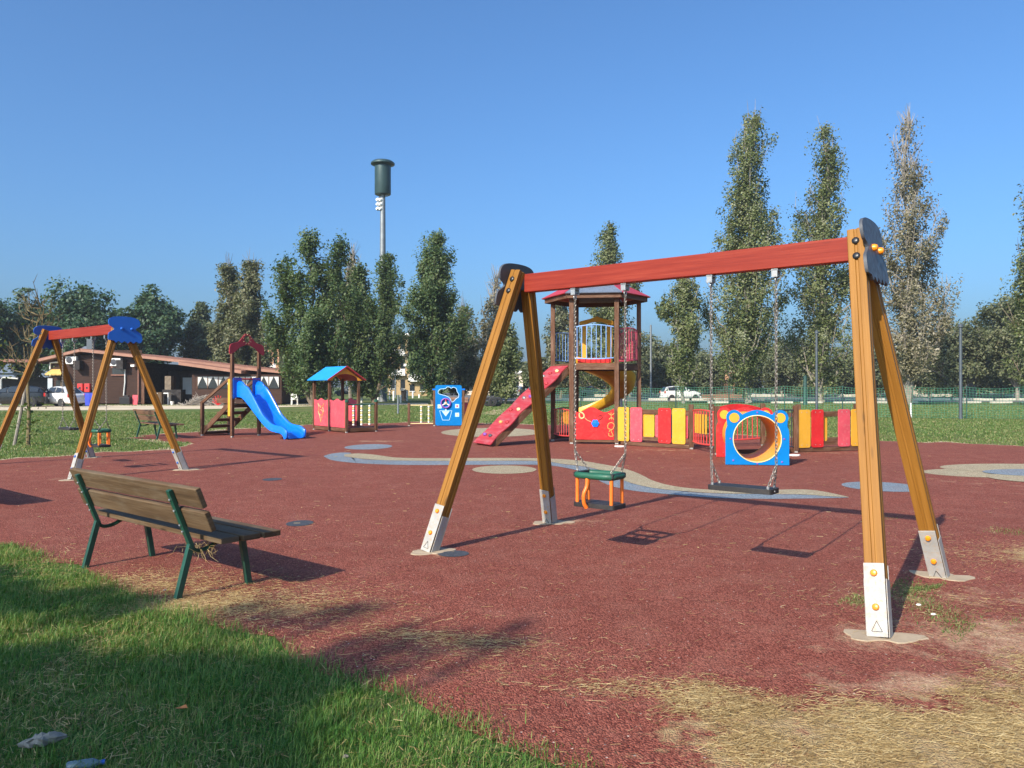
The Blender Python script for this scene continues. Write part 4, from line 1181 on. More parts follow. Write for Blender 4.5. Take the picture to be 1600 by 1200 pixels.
    tb = MB(); tb.box((A * .5, Bq - .25, .44), (A - .2, .3, .035)); tb.build('bench_board', M['brown'], t, 0, .005)
    return t
playhouse()

# ------------------------------------------------------------ blue play panel with bead rail
def play_panel():
    t = thing('play_station', 'upright bright blue play panel with a cloud-shaped hole, wheel and bead rail', 'play panel', (-2.36, 28.6, 0), R(2))
    post(t, -.53, .06, 1.35); post(t, .55, .06, 1.35); post(t, -1.48, .12, .86)
    for p_ in (-.53, .55):
        c = MB(); c.box((p_, .06, 1.37), (.13, .13, .06)); c.build('post_cap', M['slide_blue'], t, 0, .01)
    cloud = [(-.36, 1.18), (-.38, 1.27), (-.30, 1.35), (-.20, 1.36), (-.12, 1.37), (-.05, 1.43), (.05, 1.42), (.10, 1.38), (.18, 1.42), (.29, 1.37), (.32, 1.26), (.38, 1.16), (.37, 1.05), (.28, .99), (.20, .90), (.12, .87), (.06, 1.00), (-.04, 1.08), (-.20, 1.13)]
    cl = [(p.x, p.y) for p in spline([(x, y, 0) for x, y in cloud], 3, True)]
    pn = panel('panel', t, 'blue', (0, 0, .03), (1, 0), rrect(-.49, 0, .49, 1.50, .07), .022, [cl])
    yf = -.0125
    o = MB(); o.tube([(x, yf, z + .03) for x, z in cl], .013, 5, closed=True); o.build('cloud_outline', M['pale_blue'], pn, 50)
    wl = MB(); wl.tube([(-.10 + .17 * math.cos(q), -.06, .86 + .17 * math.sin(q)) for q in [2 * math.pi * i / 20 for i in range(20)]], .028, 8, closed=True)
    wo_ = wl.build('wheel', M['purple'], t, 50)
    for a in (90, 210, 330):
        s = MB(); s.bar((-.10, -.06, .86), (-.10 + .16 * math.cos(R(a)), -.06, .86 + .16 * math.sin(R(a))), .035, .02, (0, 1, 0)); s.build('spoke', M['pink' if a == 90 else 'white'], wo_)
    hb = MB(); cap_bolt(hb, (-.10, -.06, .86), (0, -1, 0), .05, .03, 12); hb.build('hub', M['cream_line'], wo_, 40)
    b = MB(); bk = [(-.33, .55), (.13, .55), (.03, .20), (-.22, .20)]
    for i in range(4):
        p, q = bk[i], bk[(i + 1) % 4]; b.bar((p[0], yf, p[1] + .03), (q[0], yf, q[1] + .03), .016, .022, (0, 1, 0))
    b.build('basket_outline', M['pale_blue'], pn)
    tr = MB(); tr.prism([(-.25, .53), (.04, .53), (-.10, .34)], .008, upright((0, yf, .03), (1, 0))); tr.build('funnel', M['pale_blue'], pn)
    st = MB(); st.box((-.10, yf, .645), (.06, .008, .13)); st.build('stem', M['pale_blue'], pn)
    for (x, z) in ((-.33, .71), (.32, .72), (.32, .40)):
        s = MB(); s.box((x, yf, z + .03), (.15, .008, .15)); so = s.build('picture_tile', M['pale_blue'], pn)
        d = MB(); d.lathe([(.04, 0), (.04, .006), (0, .006)], 10, zmat((x, yf - .004, z + .03), (0, -1, 0))); d.build('picture_dot', M['pink' if z > .7 and x > 0 else 'cream_line'], so)
    pp = panel('wing_panel', t, 'pink', (.55, .10, .06), (.30, .95), rrect(.03, 0, .95, .80, .08), .02)
    post(t, .85, 1.08, .9)
    for z in (.92 - .14, .10):
        r = MB(); r.tube([(-1.48, .12, z), (-.53, .06, z)], .016, 6); r.build('rail', M['cream_line'], t, 50)
    for x in (-1.02, -.74): bead_rod(t, x, .09, .12, .76)
play_panel()

# ------------------------------------------------------------ play tower
def railing(parent, p, q, z0, z1, arch, mat, n=7, bulge=0.0, name='railing', r=.013):
    p, q = Vector((p[0], p[1], 0)), Vector((q[0], q[1], 0)); d = q - p; nrm = d.normalized().cross(Vector((0, 0, 1)))
    def pt(t, z): return p + d * t + nrm * (bulge * math.sin(math.pi * t)) + Vector((0, 0, z))
    f = MB(); f.tube([pt(t / 10, z1 + arch * math.sin(math.pi * t / 10)) for t in range(11)], r * 1.25, 6)
    o = f.build(name, M[mat], parent, 50)
    f = MB(); f.tube([pt(t / 10, z0 - arch * .5 * math.sin(math.pi * t / 10)) for t in range(11)], r * 1.25, 6)
    f.build('bottom_rail', M[mat], o, 50)
    for i in range(n):
        t = (i + .5) / n; s = math.sin(math.pi * t)
        b = MB(); b.tube([pt(t, z0 - arch * .5 * s), pt(t, z1 + arch * s)], r * .8, 6); b.build('bar', M[mat], o, 50)
    return o
def play_tower():
    C0 = Vector((2.26, 20.8, 0)); r = 1.155
    t = thing('play_tower', 'tall hexagonal wooden play tower with a dark red roof, climbing board and yellow chute', 'play tower', C0, R(-8.5))
    V = [Vector((r * math.cos(R(a)), r * math.sin(R(a)), 0)) for a in (180, 240, 300, 0, 60, 120)]
    for v in V: post(t, v.x, v.y, 3.96, .118)
    # roof
    er = 1.47; ze, za = 3.86, 4.58
    Ev = [Vector((er * math.cos(R(a)), er * math.sin(R(a)), ze)) for a in (180, 240, 300, 0, 60, 120)]
    for i in range(6):
        a, b = Ev[i], Ev[(i + 1) % 6]; ap = Vector((0, 0, za))
        cc = (a + b + ap) / 3; n = (b - a).cross(ap - a).normalized()
        m = MB(); ins = [p + (cc - p) * .012 for p in (a, b, ap)]
        up = [p + n * .022 for p in ins]
        m.quad(up); m.quad(ins[::-1])
        for k in range(3): m.quad([ins[k], ins[(k + 1) % 3], up[(k + 1) % 3], up[k]])
        m.build('roof_panel', M['roof_slate' if i in (1, 4) else 'maroon'], t)
        e = MB(); e.bar(a * .93 + Vector((0, 0, ze * .07 - .05)), b * .93 + Vector((0, 0, ze * .07 - .05)), .04, .12); e.build('eave_beam', M['brown'], t, 0, .004)
    # deck
    hexa = [(v.x * .97, v.y * .97) for v in V]
    d = MB(); d.prism(hexa, .035, Matrix.Translation((0, 0, 2.07))); d.build('deck', M['brown'], t)
    for i in range(6):
        a, b = V[i], V[(i + 1) % 6]
        for z, h in ((1.985, .135), (.12, .14)):
            if z < 1 and i == 0: continue
            e = MB(); e.bar(a + Vector((0, 0, z)), b + Vector((0, 0, z)), .045, h); e.build('deck_beam' if z > 1 else 'sill_beam', M['brown'], t, 0, .005)
    def seg(i, a=.07): return V[i].lerp(V[(i + 1) % 6], a), V[i].lerp(V[(i + 1) % 6], 1 - a)
    railing(t, *seg(1), 2.22, 3.02, .05, 'rail_blue', 8, .10)
    railing(t, *seg(2), 2.20, 2.96, .05, 'rail_pink', 9, .10)
    railing(t, *seg(5), 2.20, 2.94, .03, 'rail_blue', 8, -.06)
    railing(t, *seg(3), 2.20, 2.94, .03, 'rail_pink', 8, -.06)
    railing(t, *seg(0), .20, .86, .03, 'rail_red', 8, .04, 'gate')
    railing(t, *seg(5), .20, .86, .03, 'rail_dark', 8, .04)
    sb = MB(); sb.box((.0, -.86, 2.16), (.86, .05, .13)); sb.build('kick_board', M['red'], t, 0, .006)
    # wavy red panel with engravings
    w = (V[2] - V[1]).length - .13
    top = [(w * (1 - k / 30), .77 + .065 * math.sin(2 * math.pi * (k / 30) * 1.5 + 2.6) * (1 if k else 1)) for k in range(31)]
    o = V[1] + Vector((.065, -.03, .12))
    pn = panel('front_panel', t, 'red', o, (1, 0), [(0, 0), (w, 0)] + top, .022)
    yf = o.y - .016
    def draw(name, mat, pts, rr=.011, closed=False):
        m = MB(); m.tube([(o.x + a, yf, o.z + b) for a, b in pts], rr, 4, closed=closed); return m.build(name, M[mat], pn)
    S = lambda P, c=False: [(p.x, p.y) for p in spline([(a, b, 0) for a, b in P], 4, c)]
    draw('engraving', 'black_plastic', S([(.62, .60), (.70, .62), (.72, .55), (.64, .50), (.60, .42), (.66, .36)]), .007)
    draw('engraving', 'orange_line', S([(.90, .20), (.93, .26), (.87, .30), (.88, .40), (.96, .44), (1.03, .38), (1.0, .28), (.95, .25), (.97, .18), (1.0, .10), (.90, .10)], True))
    draw('engraving', 'orange_line', S([(.95, .70), (.96, .52)])); draw('engraving', 'orange_line', S([(.88, .68), (.96, .63), (1.03, .68)])); draw('engraving', 'orange_line', S([(.90, .52), (.96, .57), (1.02, .52)]))
    draw('engraving', 'cream_line', S([(.16, .70), (.24, .66), (.26, .58), (.19, .54), (.14, .60)], True), .018)
    draw('engraving', 'cream_line', S([(.26, .58), (.34, .50), (.44, .46)]), .006)
    draw('engraving', 'maroon', S([(.20, .10), (.40, .12), (.52, .22)]), .005); draw('engraving', 'maroon', S([(.72, .30), (.84, .12), (.95, .05)]), .006)
    fl = MB()
    for k in range(6):
        q = 2 * math.pi * k / 6; fl.lathe([(.045, -.004), (.045, .022), (0, .026)], 8, zmat((o.x + .545 + .058 * math.cos(q), yf, o.z + .42 + .058 * math.sin(q)), (0, -1, 0)))
    fl.lathe([(.05, 0), (.05, .035), (0, .04)], 10, zmat((o.x + .545, yf, o.z + .42), (0, -1, 0)))
    fl.build('flower_knob', M['slide_blue'], t, 40)
    # climbing board
    tp = Vector((-.93, -.54, 2.02)); hd = (Matrix.Rotation(R(8.5), 3, 'Z') @ Vector((-.87, -.49, 0))).normalized(); bt = tp + hd * 2.32; bt.z = .05
    L = (tp - bt).length; ys = (tp - bt).normalized(); xs_ = Vector((-hd.y, hd.x, 0)); zs_ = xs_.cross(ys)
    Mx = Matrix((xs_, ys, zs_)).transposed().to_4x4(); Mx.translation = bt
    hw = .48; k = 44
    right = [(hw - .045 + .045 * math.cos(2 * math.pi * (i / k) * 3.6 + .4) * (1 if 0 < i < k else .6), L * i / k) for i in range(k + 1)]
    left = [(-hw + .025 + .025 * math.cos(2 * math.pi * (i / k) * 3.6 + 2.2), L * i / k) for i in range(k, -1, -1)]
    m = MB(); m.prism(right + left, .03, Mx); bd = m.build('climbing_board', M['redwood'], t, 0, .004)
    for sx in (-.40, .38):
        s = MB(); s.bar(Mx @ Vector((sx, .05, -.10)), Mx @ Vector((sx, L - .05, -.10)), .05, .17, tuple(zs_)); s.build('ramp_stringer', M['brown'], t, 0, .006)
    hold_c = ['purple', 'cream_line', 'maroon', 'grey_plate', 'galv', 'maroon', 'orange_line']
    for i, (hx, hy) in enumerate([(-.22, .30), (.10, .28), (-.05, .78), (.26, .80), (-.18, 1.25), (.2, 1.28), (-.1, 1.72), (.15, 1.78), (-.25, 2.1), (.05, 2.25), (.28, 2.3), (-.05, 2.72), (.2, 2.8), (-.24, 2.6)]):
        h = MB(); h.lathe([(.06, 0), (.07, .02), (.05, .05), (.025, .062), (0, .064)], 7, Mx @ Matrix.Translation((hx, hy, .015)) @ Matrix.Diagonal((1.0, .7, 1, 1)))
        h.build('climbing_hold', M[hold_c[(i * 3) % 7]], bd, 30)
    # yellow hood over the chute entrance at the back
    y = 1.02
    hood = [(-.50, 0), (-.50, .10), (-.10, .20), (0, .25), (.10, .20), (.50, .10), (.50, 0), (.40, -.01), (.12, .09), (-.12, .09), (-.40, -.01)]
    panel('hood', t, 'yellow', (.0, y - .05, 3.22), (1, 0), hood, .12, (), .01)
    for sx in (-.36, .36):
        h = MB(); h.box((sx, y - .02, 2.62), (.15, .10, 1.22)); h.build('hood_upright', M['yellow'], t, 0, .01)
    # curved chute
    ch = MB(); n = 30; sec = []
    cx, cy, rad = -.48, 2.42, 1.22
    for i in range(n + 1):
        u = i / n; a = R(-98 + 216 * u)
        c = Vector((cx + rad * math.cos(a), cy + rad * math.sin(a), 2.05 - 1.72 * (u ** 1.05)))
        out_ = Vector((math.cos(a), math.sin(a), 0)); bank = .16 * math.sin(math.pi * min(1, u * 1.15))
        row = []
        for (rr, hh) in ((-.36, .20), (-.33, .21), (-.27, .05), (-.15, .0), (.15, .0 + bank * .5), (.27, .07 + bank), (.34, .30 + bank), (.37, .30 + bank), (.31, .02 + bank), (.15, -.04 + bank * .5), (-.15, -.04), (-.30, .0)):
            row.append(tuple(c + out_ * rr + Vector((0, 0, hh))))
        sec.append(row)
    k = 12
    for row in sec: ch.v += row
    for i in range(n):
        for j in range(k): ch.face((i * k + j, i * k + (j + 1) % k, (i + 1) * k + (j + 1) % k, (i + 1) * k + j))
    ch.face(list(range(k))[::-1]); ch.face([n * k + j for j in range(k)])
    ch.build('curved_chute', M['slide_yellow'], t, 60)
    for a in (20, 80):
        p = Vector((cx + rad * math.cos(R(a)), cy + rad * math.sin(R(a)), 0)); s = MB(); s.tube([p, p + Vector((0, 0, 2.05 - 1.72 * ((a + 98) / 216)))], .04, 8); s.build('chute_leg', M['galv'], t, 50)
    return t
M['roof_slate'] = paint('slate_blue_roof_panel', (.13, .16, .21), .3, 0, .12, 3, (.3, .3, .3), .3)
play_tower()

# ------------------------------------------------------------ maze of coloured boards
def maze():
    O = Vector((5.3, 18.0, 0))
    t = thing('play_maze', 'low wooden play maze of red, yellow and pink boards beside the tower', 'play maze', O)
    A, Bp, C, D, E = Vector((2.92, 19.72, 0)), Vector((4.24, 18.2, 0)), Vector((4.46, 16.75, 0)), Vector((6.36, 17.25, 0)), Vector((8.15, 17.88, 0))
    R1, R2, D2, E2, A2 = Vector((4.86, 18.75, 0)), Vector((6.26, 19.2, 0)), Vector((6.85, 18.4, 0)), Vector((8.55, 19.1, 0)), Vector((3.5, 20.7, 0))
    A = Vector((2.76, 19.47, 0))
    for p in (Bp, C, D, E, R1, R2, D2, E2): post(t, p.x - O.x, p.y - O.y, 1.06, .105, shoe=True)
    def rails(p, q, zs=((.87, .10), (.20, .09), (.06, .09))):
        for z, h in zs:
            b = MB(); b.bar(p - O + Vector((0, 0, z)), q - O + Vector((0, 0, z)), .045, h); b.build('rail', M['brown'], t, 0, .005)
    def tpx(px, p, q):
        k = (px - CXP) / F; d = q - p; return (k * p.y - p.x) / (d.x - k * d.y)
    def boards(p, q, lst, z0, z1, off):
        d = q - p; n = d.normalized(); nrm = n.cross(Vector((0, 0, 1))) * off
        for x0, x1, mt in lst:
            a, b = p + d * tpx(x0, p + nrm, q + nrm) + nrm, p + d * tpx(x1, p + nrm, q + nrm) + nrm
            bo = panel('board', t, mt, a - O + Vector((0, 0, z0)), (b - a), rrect(0, 0, (b - a).length, z1 - z0, .045), .02, (), .004)
            for z in (z0 + .06, z1 - .06):
                for f in (.3, .7):
                    s = MB(); cap_bolt(s, a.lerp(b, f) - O + nrm.normalized() * .010 * (1 if off > 0 else -1) + Vector((0, 0, z)), nrm * (1 if off > 0 else 1), .010, .006, 6); s.build('screw', M['galv'], bo)
    rails(A, Bp); rails(D, E); rails(D2, E2, ((.80, .10), (.20, .09))); rails(R1, A2, ((.80, .10), (.20, .09))); rails(E, E2, ((.87, .10), (.20, .09)))
    rails(R2, D2, ((.80, .10), (.20, .09)))
    boards(A, Bp, [(965.5, 983, 'yellow'), (985, 1003.5, 'pink'), (1028.5, 1048.3, 'red'), (1050.3, 1071, 'yellow')], .11, .965, .036)
    boards(A, Bp, [(1004.5, 1022.5, 'yellow'), (1024, 1034, 'pink'), (1041, 1052, 'blue'), (1066, 1075, 'pink')], .24, .80, -.036)
    boards(D, E, [(1246.5, 1266, 'yellow'), (1268, 1286.5, 'red'), (1309.5, 1328, 'pink'), (1330, 1349, 'yellow')], .11, .965, .036)
    boards(D, E, [(1243.5, 1256, 'blue'), (1275, 1292, 'yellow')], .24, .80, -.036)
    boards(D2, E2, [(1250, 1262, 'pink'), (1340, 1352, 'yellow')], .2, .85, .036)
    # gate of red bars with yellow slats
    d = C - Bp; a, b = Bp + d * .08 - O, Bp + d * .93 - O
    g_ = railing(t, a, b, .20, .92, .035, 'rail_red', 9, .06, 'gate', .016)
    nrm = d.normalized().cross(Vector((0, 0, 1)))
    for k in range(5):
        f = .30 + .10 * k; p = Bp + d * f - O + nrm * (.06 * math.sin(math.pi * f) + .018)
        s = MB(); s.bar(p + Vector((0, 0, .42)), p + Vector((0, 0, .86)), .075, .018, tuple(nrm)); s.build('slat', M['yellow'], t, 0, .004)
    d = R2 - R1
    railing(t, R1 + d * .06 - O, R2 - d * .06 - O, .20, .94, .05, 'rail_red', 9, .0, 'gate', .016)
    panel('arch_board', t, 'red', R1 + d * .05 - O + Vector((0, -.05, .90)), d, [(0, 0), (1.3, 0)] + [(1.3 * (1 - k / 14), .06 + .10 * math.sin(math.pi * k / 14)) for k in range(15)], .02)
    railing(t, D + (C - D) * .22 - O, D + (C - D) * .03 - O, .14, .96, .0, 'rail_dark', 4, .0, 'railing', .014)
    # short sill under the tunnel face
    rails(C, D, ((.06, .09),))
    return t
maze()

def bear_tunnel():
    ax = Vector((.20, 1.65, 0)).normalized(); dx = Vector((ax.y, -ax.x, 0))
    t = thing('crawl_tunnel', 'yellow crawl tunnel between a blue and a red bear-shaped end board', 'crawl tunnel', (4.61, 14.47, 0))
    er, ex, ez = .148, .42, .885
    out = [(-.583, 0), (.583, 0), (.583, .60), (.575, .66), (.548, .73)]
    out += [(ex + er * math.cos(R(a)), ez + er * math.sin(R(a))) for a in range(-25, 140, 15)]
    out += [(x, .945 + .09 * math.cos(x / .27 * math.pi / 2)) for x in (.27, .2, .13, .06, 0, -.06, -.13, -.2, -.27)]
    out += [(-ex + er * math.cos(R(a)), ez + er * math.sin(R(a))) for a in range(50, 210, 15)]
    out += [(-.548, .73), (-.575, .66), (-.583, .60)]
    hole = circ(0, .49, .437, 40)
    for k, mt in ((0, 'blue'), (1, 'red')):
        o = Vector((.20 + .06, 1.62, 0)) * k * 1.0
        pn = panel('end_board', t, mt, o + Vector((0, 0, .015)), dx, out, .026, [hole], .004, 'blue bear-shaped end board' if k == 0 else 'red bear-shaped end board')
        nf = -ax * (.014)
        for s in (-1, 1):
            e = MB(); c = o + dx * (s * ex) + Vector((0, 0, ez + .015)) - ax * .013
            e.lathe([(.093, 0), (.093, .006), (0, .006)], 22, zmat(c, -ax)); e.build('ear_disc', M['yellow'], pn, 40)
        rim_ = MB(); rim_.tube([o + dx * (x * 1.005) + Vector((0, 0, .015 + .49 + (z - .49) * 1.005)) - ax * .012 for x, z in hole], .011, 6, closed=True); rim_.build('hole_rim', M['cream_line'], pn, 60)
        for (x, z) in ((0, .985), (-.335, .83), (.335, .83), (-.49, .49), (.49, .49), (-.44, .08), (.34, .14), (.45, .06), (0, .022)):
            s = MB(); cap_bolt(s, o + dx * x + Vector((0, 0, z + .015)) - ax * .012, -ax, .019, .014, 8); s.build('bolt_cap', M['purple' if k == 0 else 'maroon'], pn, 40)
    tb = MB(); n = 48; p1 = Vector((.26, 1.62, 0)); 
    for (r, flip) in ((.440, True), (.462, False)):
        b = len(tb.v)
        for k in range(2):
            c = p1 * k + Vector((0, 0, .505)) + ax * (.014 if k == 0 else -.014)
            for j in range(n):
                a = 2 * math.pi * j / n; tb.v.append(tuple(c + dx * (r * math.cos(a)) + Vector((0, 0, r * math.sin(a)))))
        for j in range(n):
            q = (b + j, b + (j + 1) % n, b + n + (j + 1) % n, b + n + j); tb.face(q if not flip else q[::-1])
    tb.build('tube', M['tunnel_yellow'], t, 60)
bear_tunnel()

# white pads and pebbles on the ground
for i, (px, py, sx, lb) in enumerate([(1241, 712.5, .13, 'flat white stone slab at the foot of the right maze post'), (969, 698.5, .13, 'flat white stone slab at the foot of the right tower post')]):
    m = MB(); p = G(px, py); m.prism([(sx * math.cos(a) * (1 + .15 * math.sin(3 * a)), .8 * sx * math.sin(a)) for a in [2 * math.pi * k / 14 for k in range(14)]], .03, Matrix.Translation((0, 0, .018)))
    o = m.build('stone_slab', M['stone_white'], None, 0, .008); o.location = p; tag(o, lb, 'stone slab')
for i, (px, py, lb) in enumerate([(1435, 948, 'white pebble on the sparse grass, nearer the swing bracket of the back leg'), (1458, 963, 'white pebble on the sparse grass, nearer the camera')]):
    m = MB(); m.lathe([(0, 0), (.012, .003), (.016, .008), (.011, .014), (0, .016)], 9, Matrix.Diagonal((1.2, .8, 1, 1))); o = m.build('pebble', M['stone_white'], None, 60)
    o.location = G(px, py) + Vector((0, 0, .006)); tag(o, lb, 'pebble')

# litter on the near grass
def crumpled(name, loc, sx, sy, sz, mat, label, cat, seed, rz=0):
    rng = np.random.default_rng(seed); m = MB(); n, k = 9, 14
    for i in range(n):
        for j in range(k):
            u = i / (n - 1); a = 2 * math.pi * j / k
            r = math.sin(math.pi * min(.97, max(.05, u))) ** .7 * (1 + rng.normal(0, .22))
            m.v.append(((u - .5) * 2 * sx + rng.normal(0, sx * .05), r * sy * math.cos(a), max(.004, sz * .5 + r * sz * .6 * math.sin(a))))
    for i in range(n - 1):
        for j in range(k): m.face((i * k + j, (i + 1) * k + j, (i + 1) * k + (j + 1) % k, i * k + (j + 1) % k))
    m.face(list(range(k))); m.face([(n - 1) * k + j for j in reversed(range(k))])
    o = m.build(name, mat); o.location = loc; o.rotation_euler = (0, 0, rz)
    return tag(o, label, cat)
crumpled('plastic_bag', G(68, 1172) + Vector((0, 0, .02)), .085, .026, .045, M['bag'], 'crumpled grimy plastic bag in the grass at the lower left corner', 'plastic bag', 3, .5)
b_ = MB(); b_.lathe([(0, -.06), (.017, -.06), (.021, -.054), (.021, .03), (.009, .052), (.009, .06), (0, .06)], 12, Matrix.Rotation(R(90), 4, 'Y') @ Matrix.Translation((0, 0, 0)))
bb = b_.build('plastic_bottle', M['bottle'], None, 40); bb.location = G(132, 1203) + Vector((0, 0, .022)); bb.rotation_euler = (0, 0, .35); tag(bb, 'clear plastic bottle lying in the grass at the bottom edge', 'bottle')
cp = MB(); cp.lathe([(.010, -.008), (.010, .008), (0, .008)], 10, Matrix.Translation((.066, 0, 0)) @ Matrix.Rotation(R(90), 4, 'Y')); cp.build('bottle_cap', M['blue_plate'], bb, 40)
lf = MB(); lf.v = [(-.03, 0, .008), (-.01, -.022, .014), (.03, -.004, .010), (.012, .02, .016), (-.012, .021, .006), (0, 0, .004)]
for i in range(5): lf.face((5, i, (i + 1) % 5))
o = lf.build('fallen_leaf', M['leaf_orange']); o.location = G(284, 1124) + Vector((0, 0, .045)); tag(o, 'dry orange leaf lying in the near grass', 'leaf')
for i, (px, py, lb) in enumerate([(541, 1196, 'small scrap of white paper in the grass at the bottom edge'), (258, 930, 'tiny white scrap beside the near right bench leg')]):
    crumpled('paper_scrap', G(px, py) + Vector((0, 0, .03)), .012, .008, .014, M['bag'], lb, 'paper scrap', 20 + i)

# ------------------------------------------------------------ wooden clubhouse on the left
def clubhouse():
    Y = 62.0
    t = thing('wooden_clubhouse', 'long dark plank building with terracotta roofs behind the sandy track', 'building', (0, 0, 0))
    X = lambda px, y=Y: wx(px, y)
    # main hall: gable towards the lawn
    xl, xm, xr = X(66), X(132), X(446)
    zl, zm, zr = hz(562, Y), hz(546, Y), hz(580, Y)
    def slab(x0, z0, x1, z1, y0, y1, th, mat, name='roof'):
        m = MB(); m.quad([(x0, y0, z0), (x1, y0, z1), (x1, y1, z1), (x0, y1, z0)])
        m.quad([(x0, y0, z0 - th), (x0, y1, z0 - th), (x1, y1, z1 - th), (x1, y0, z1 - th)])
        m.quad([(x0, y0, z0 - th), (x1, y0, z1 - th), (x1, y0, z1), (x0, y0, z0)]); m.quad([(x0, y1, z0), (x1, y1, z1), (x1, y1, z1 - th), (x0, y1, z0 - th)])
        m.quad([(x0, y0, z0), (x0, y1, z0), (x0, y1, z0 - th), (x0, y0, z0 - th)]); m.quad([(x1, y0, z1 - th), (x1, y1, z1 - th), (x1, y1, z1), (x1, y0, z1)])
        o = m.build(name, mat, t)
        # rows of tiles, running down the slope
        L = math.hypot(x1 - x0, z1 - z0); n = int((y1 - y0) / .42); rw = MB()
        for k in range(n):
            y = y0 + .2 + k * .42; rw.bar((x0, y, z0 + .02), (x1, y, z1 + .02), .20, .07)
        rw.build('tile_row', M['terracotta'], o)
        return o
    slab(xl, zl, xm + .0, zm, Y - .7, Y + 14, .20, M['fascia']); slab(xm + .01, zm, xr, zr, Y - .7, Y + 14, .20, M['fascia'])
    # plank wall of the gable, each plank a board
    x0, x1 = X(76), X(222)
    z = .1; k = 0
    while z < 4.2:
        za = z + .19
        a = x0 if za < zl - .25 else x0 + (za - zl + .25) / max(.01, (zm - zl)) * (xm - xl)
        if a > x1 - 1: break
        m = MB(); m.box(((a + x1) / 2, Y, z + .09), (x1 - a, .06 + .01 * (k % 2), .18)); m.build('wall_plank', M['plank_wall'], t)
        z += .195; k += 1
    m = MB(); m.box(((x0 + x1) / 2, Y + 6.5, 1.75), (x1 - x0 - .1, 12.8, 3.3)); m.build('hall_body', M['shed_dark'], t)
    m = MB(); m.box((X(224), Y - .03, 1.8), (.22, .12, 3.5)); m.build('corner_board', M['brown'], t)
    # recessed porch
    yb = Y + 3.6
    m = MB(); m.box(((x1 + xr) / 2 + .2, yb + 4, 1.45), (xr - x1 - .5, 8, 2.7)); m.build('porch_body', M['shed_dark'], t)
    for (a, b, c, d, mt, nm) in ((318, 340, 590, 613, 'curtain', 'door'), (262, 276, 588, 615, 'plank_wall', 'door'), (276, 283, 588, 612, 'shed_dark', 'door')):
        p = MB(); p.box(((X(a, yb) + X(b, yb)) / 2, yb - .05, (hz(c, yb) + hz(d, yb)) / 2), (X(b, yb) - X(a, yb), .08, hz(c, yb) - hz(d, yb))); 
        if a != 318: p.build(nm, M[mt], t)
    p = MB(); p.box((X(294, yb), yb - .06, (hz(590, yb) + hz(616, yb)) / 2), (X(302, yb) - X(286.5, yb), .07, hz(590, yb) - hz(616, yb))); p.build('porch_door', M['pale_shutter'], t)
    # front range under the lower roof
    Yf = 60.2
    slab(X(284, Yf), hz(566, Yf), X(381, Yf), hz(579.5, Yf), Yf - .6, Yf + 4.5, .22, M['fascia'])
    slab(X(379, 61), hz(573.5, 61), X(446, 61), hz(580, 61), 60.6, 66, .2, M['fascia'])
    a, b = X(300, Yf + .6), X(440, Yf + .6)
    m = MB(); m.box(((a + b) / 2, Yf + 2.7, 1.25), (b - a, 4.2, 2.3)); m.build('front_wall', M['plank_wall'], t)
    for (c, d) in ((309, 358), (366, 402), (405, 436)):
        x_, x2_ = X(c, Yf + .6), X(d, Yf + .6); zc, zh = hz(597.5, Yf), .95
        f = MB(); f.box(((x_ + x2_) / 2, Yf + .57, zc), (x2_ - x_, .08, zh)); fo = f.build('window', M['glass'], t)
        n = max(2, int((x2_ - x_) / .82)); w = (x2_ - x_) / n
        for k in range(n):
            xx = x_ + w * k
            cu = MB()
            for s in (-1, 1):
                e = xx + (0 if s < 0 else w); cu.prism([(e, zc - zh / 2 + .06), (e - s * w * .14, zc - zh * .1), (e - s * w * .47, zc + zh / 2 - .03), (e, zc + zh / 2 - .03)] if s > 0 else [(e, zc - zh / 2 + .06), (e, zc + zh / 2 - .03), (e - s * w * .47, zc + zh / 2 - .03), (e - s * w * .14, zc - zh * .1)], .02, Matrix(((1, 0, 0, 0), (0, 0, -1, Yf + .515), (0, 1, 0, 0), (0, 0, 0, 1))))
            cu.build('curtain', M['curtain'], fo)
            mu = MB(); mu.box((xx, Yf + .50, zc), (.05, .05, zh)); mu.build('mullion', M['brown'], fo)
    # gable window, white door, yellow awning
    x_, x2_ = X(176), X(195); f = MB(); f.box(((x_ + x2_) / 2, Y - .05, (hz(574, Y) + hz(585, Y)) / 2), (x2_ - x_, .08, .55)); fo = f.build('window', M['glass'], t)
    for zz in (hz(573.5, Y), hz(586, Y)):
        s = MB(); s.box(((x_ + x2_) / 2, Y - .08, zz), (x2_ - x_ + .15, .12, .10)); s.build('sill', M['terracotta'], fo)
    d = MB(); d.box((X(79.5), Y - .07, hz(598, Y) - .15), (.38, .1, 1.0)); d.build('notice_board', M['pale_shutter'], t)
    d = MB(); d.box((X(98), Y - .05, .98), (1.0, .08, 1.95)); do = d.build('door', M['glass'], t)
    d = MB(); d.box((X(97), Y - .11, 1.0), (.12, .06, 1.9)); d.build('door_frame', M['bench'], do)
    aw = MB(); xa, xb = X(81), X(106); n = 12
    for k in range(n):
        a0, a1 = xa + (xb - xa) * k / n, xa + (xb - xa) * (k + 1) / n
        aw.quad([(a0, Y - .04, hz(577, Y)), (a0, Y - .95, hz(584.5, Y)), (a1, Y - .95, hz(584.5, Y)), (a1, Y - .04, hz(577, Y))])
        aw.quad([(a0, Y - .95, hz(584.5, Y)), ((a0 + a1) / 2, Y - .96, hz(587.5, Y)), (a1, Y - .95, hz(584.5, Y))])
    aw.build('awning', M['awning'], t)
    pi = MB(); pi.tube([(X(79.5), Y - .1, hz(588, Y)), (X(79.5), Y - .1, hz(567, Y)), (X(96), Y - .1, hz(565.5, Y))], .075, 8); pi.build('drain_pipe', M['white'], t, 50)
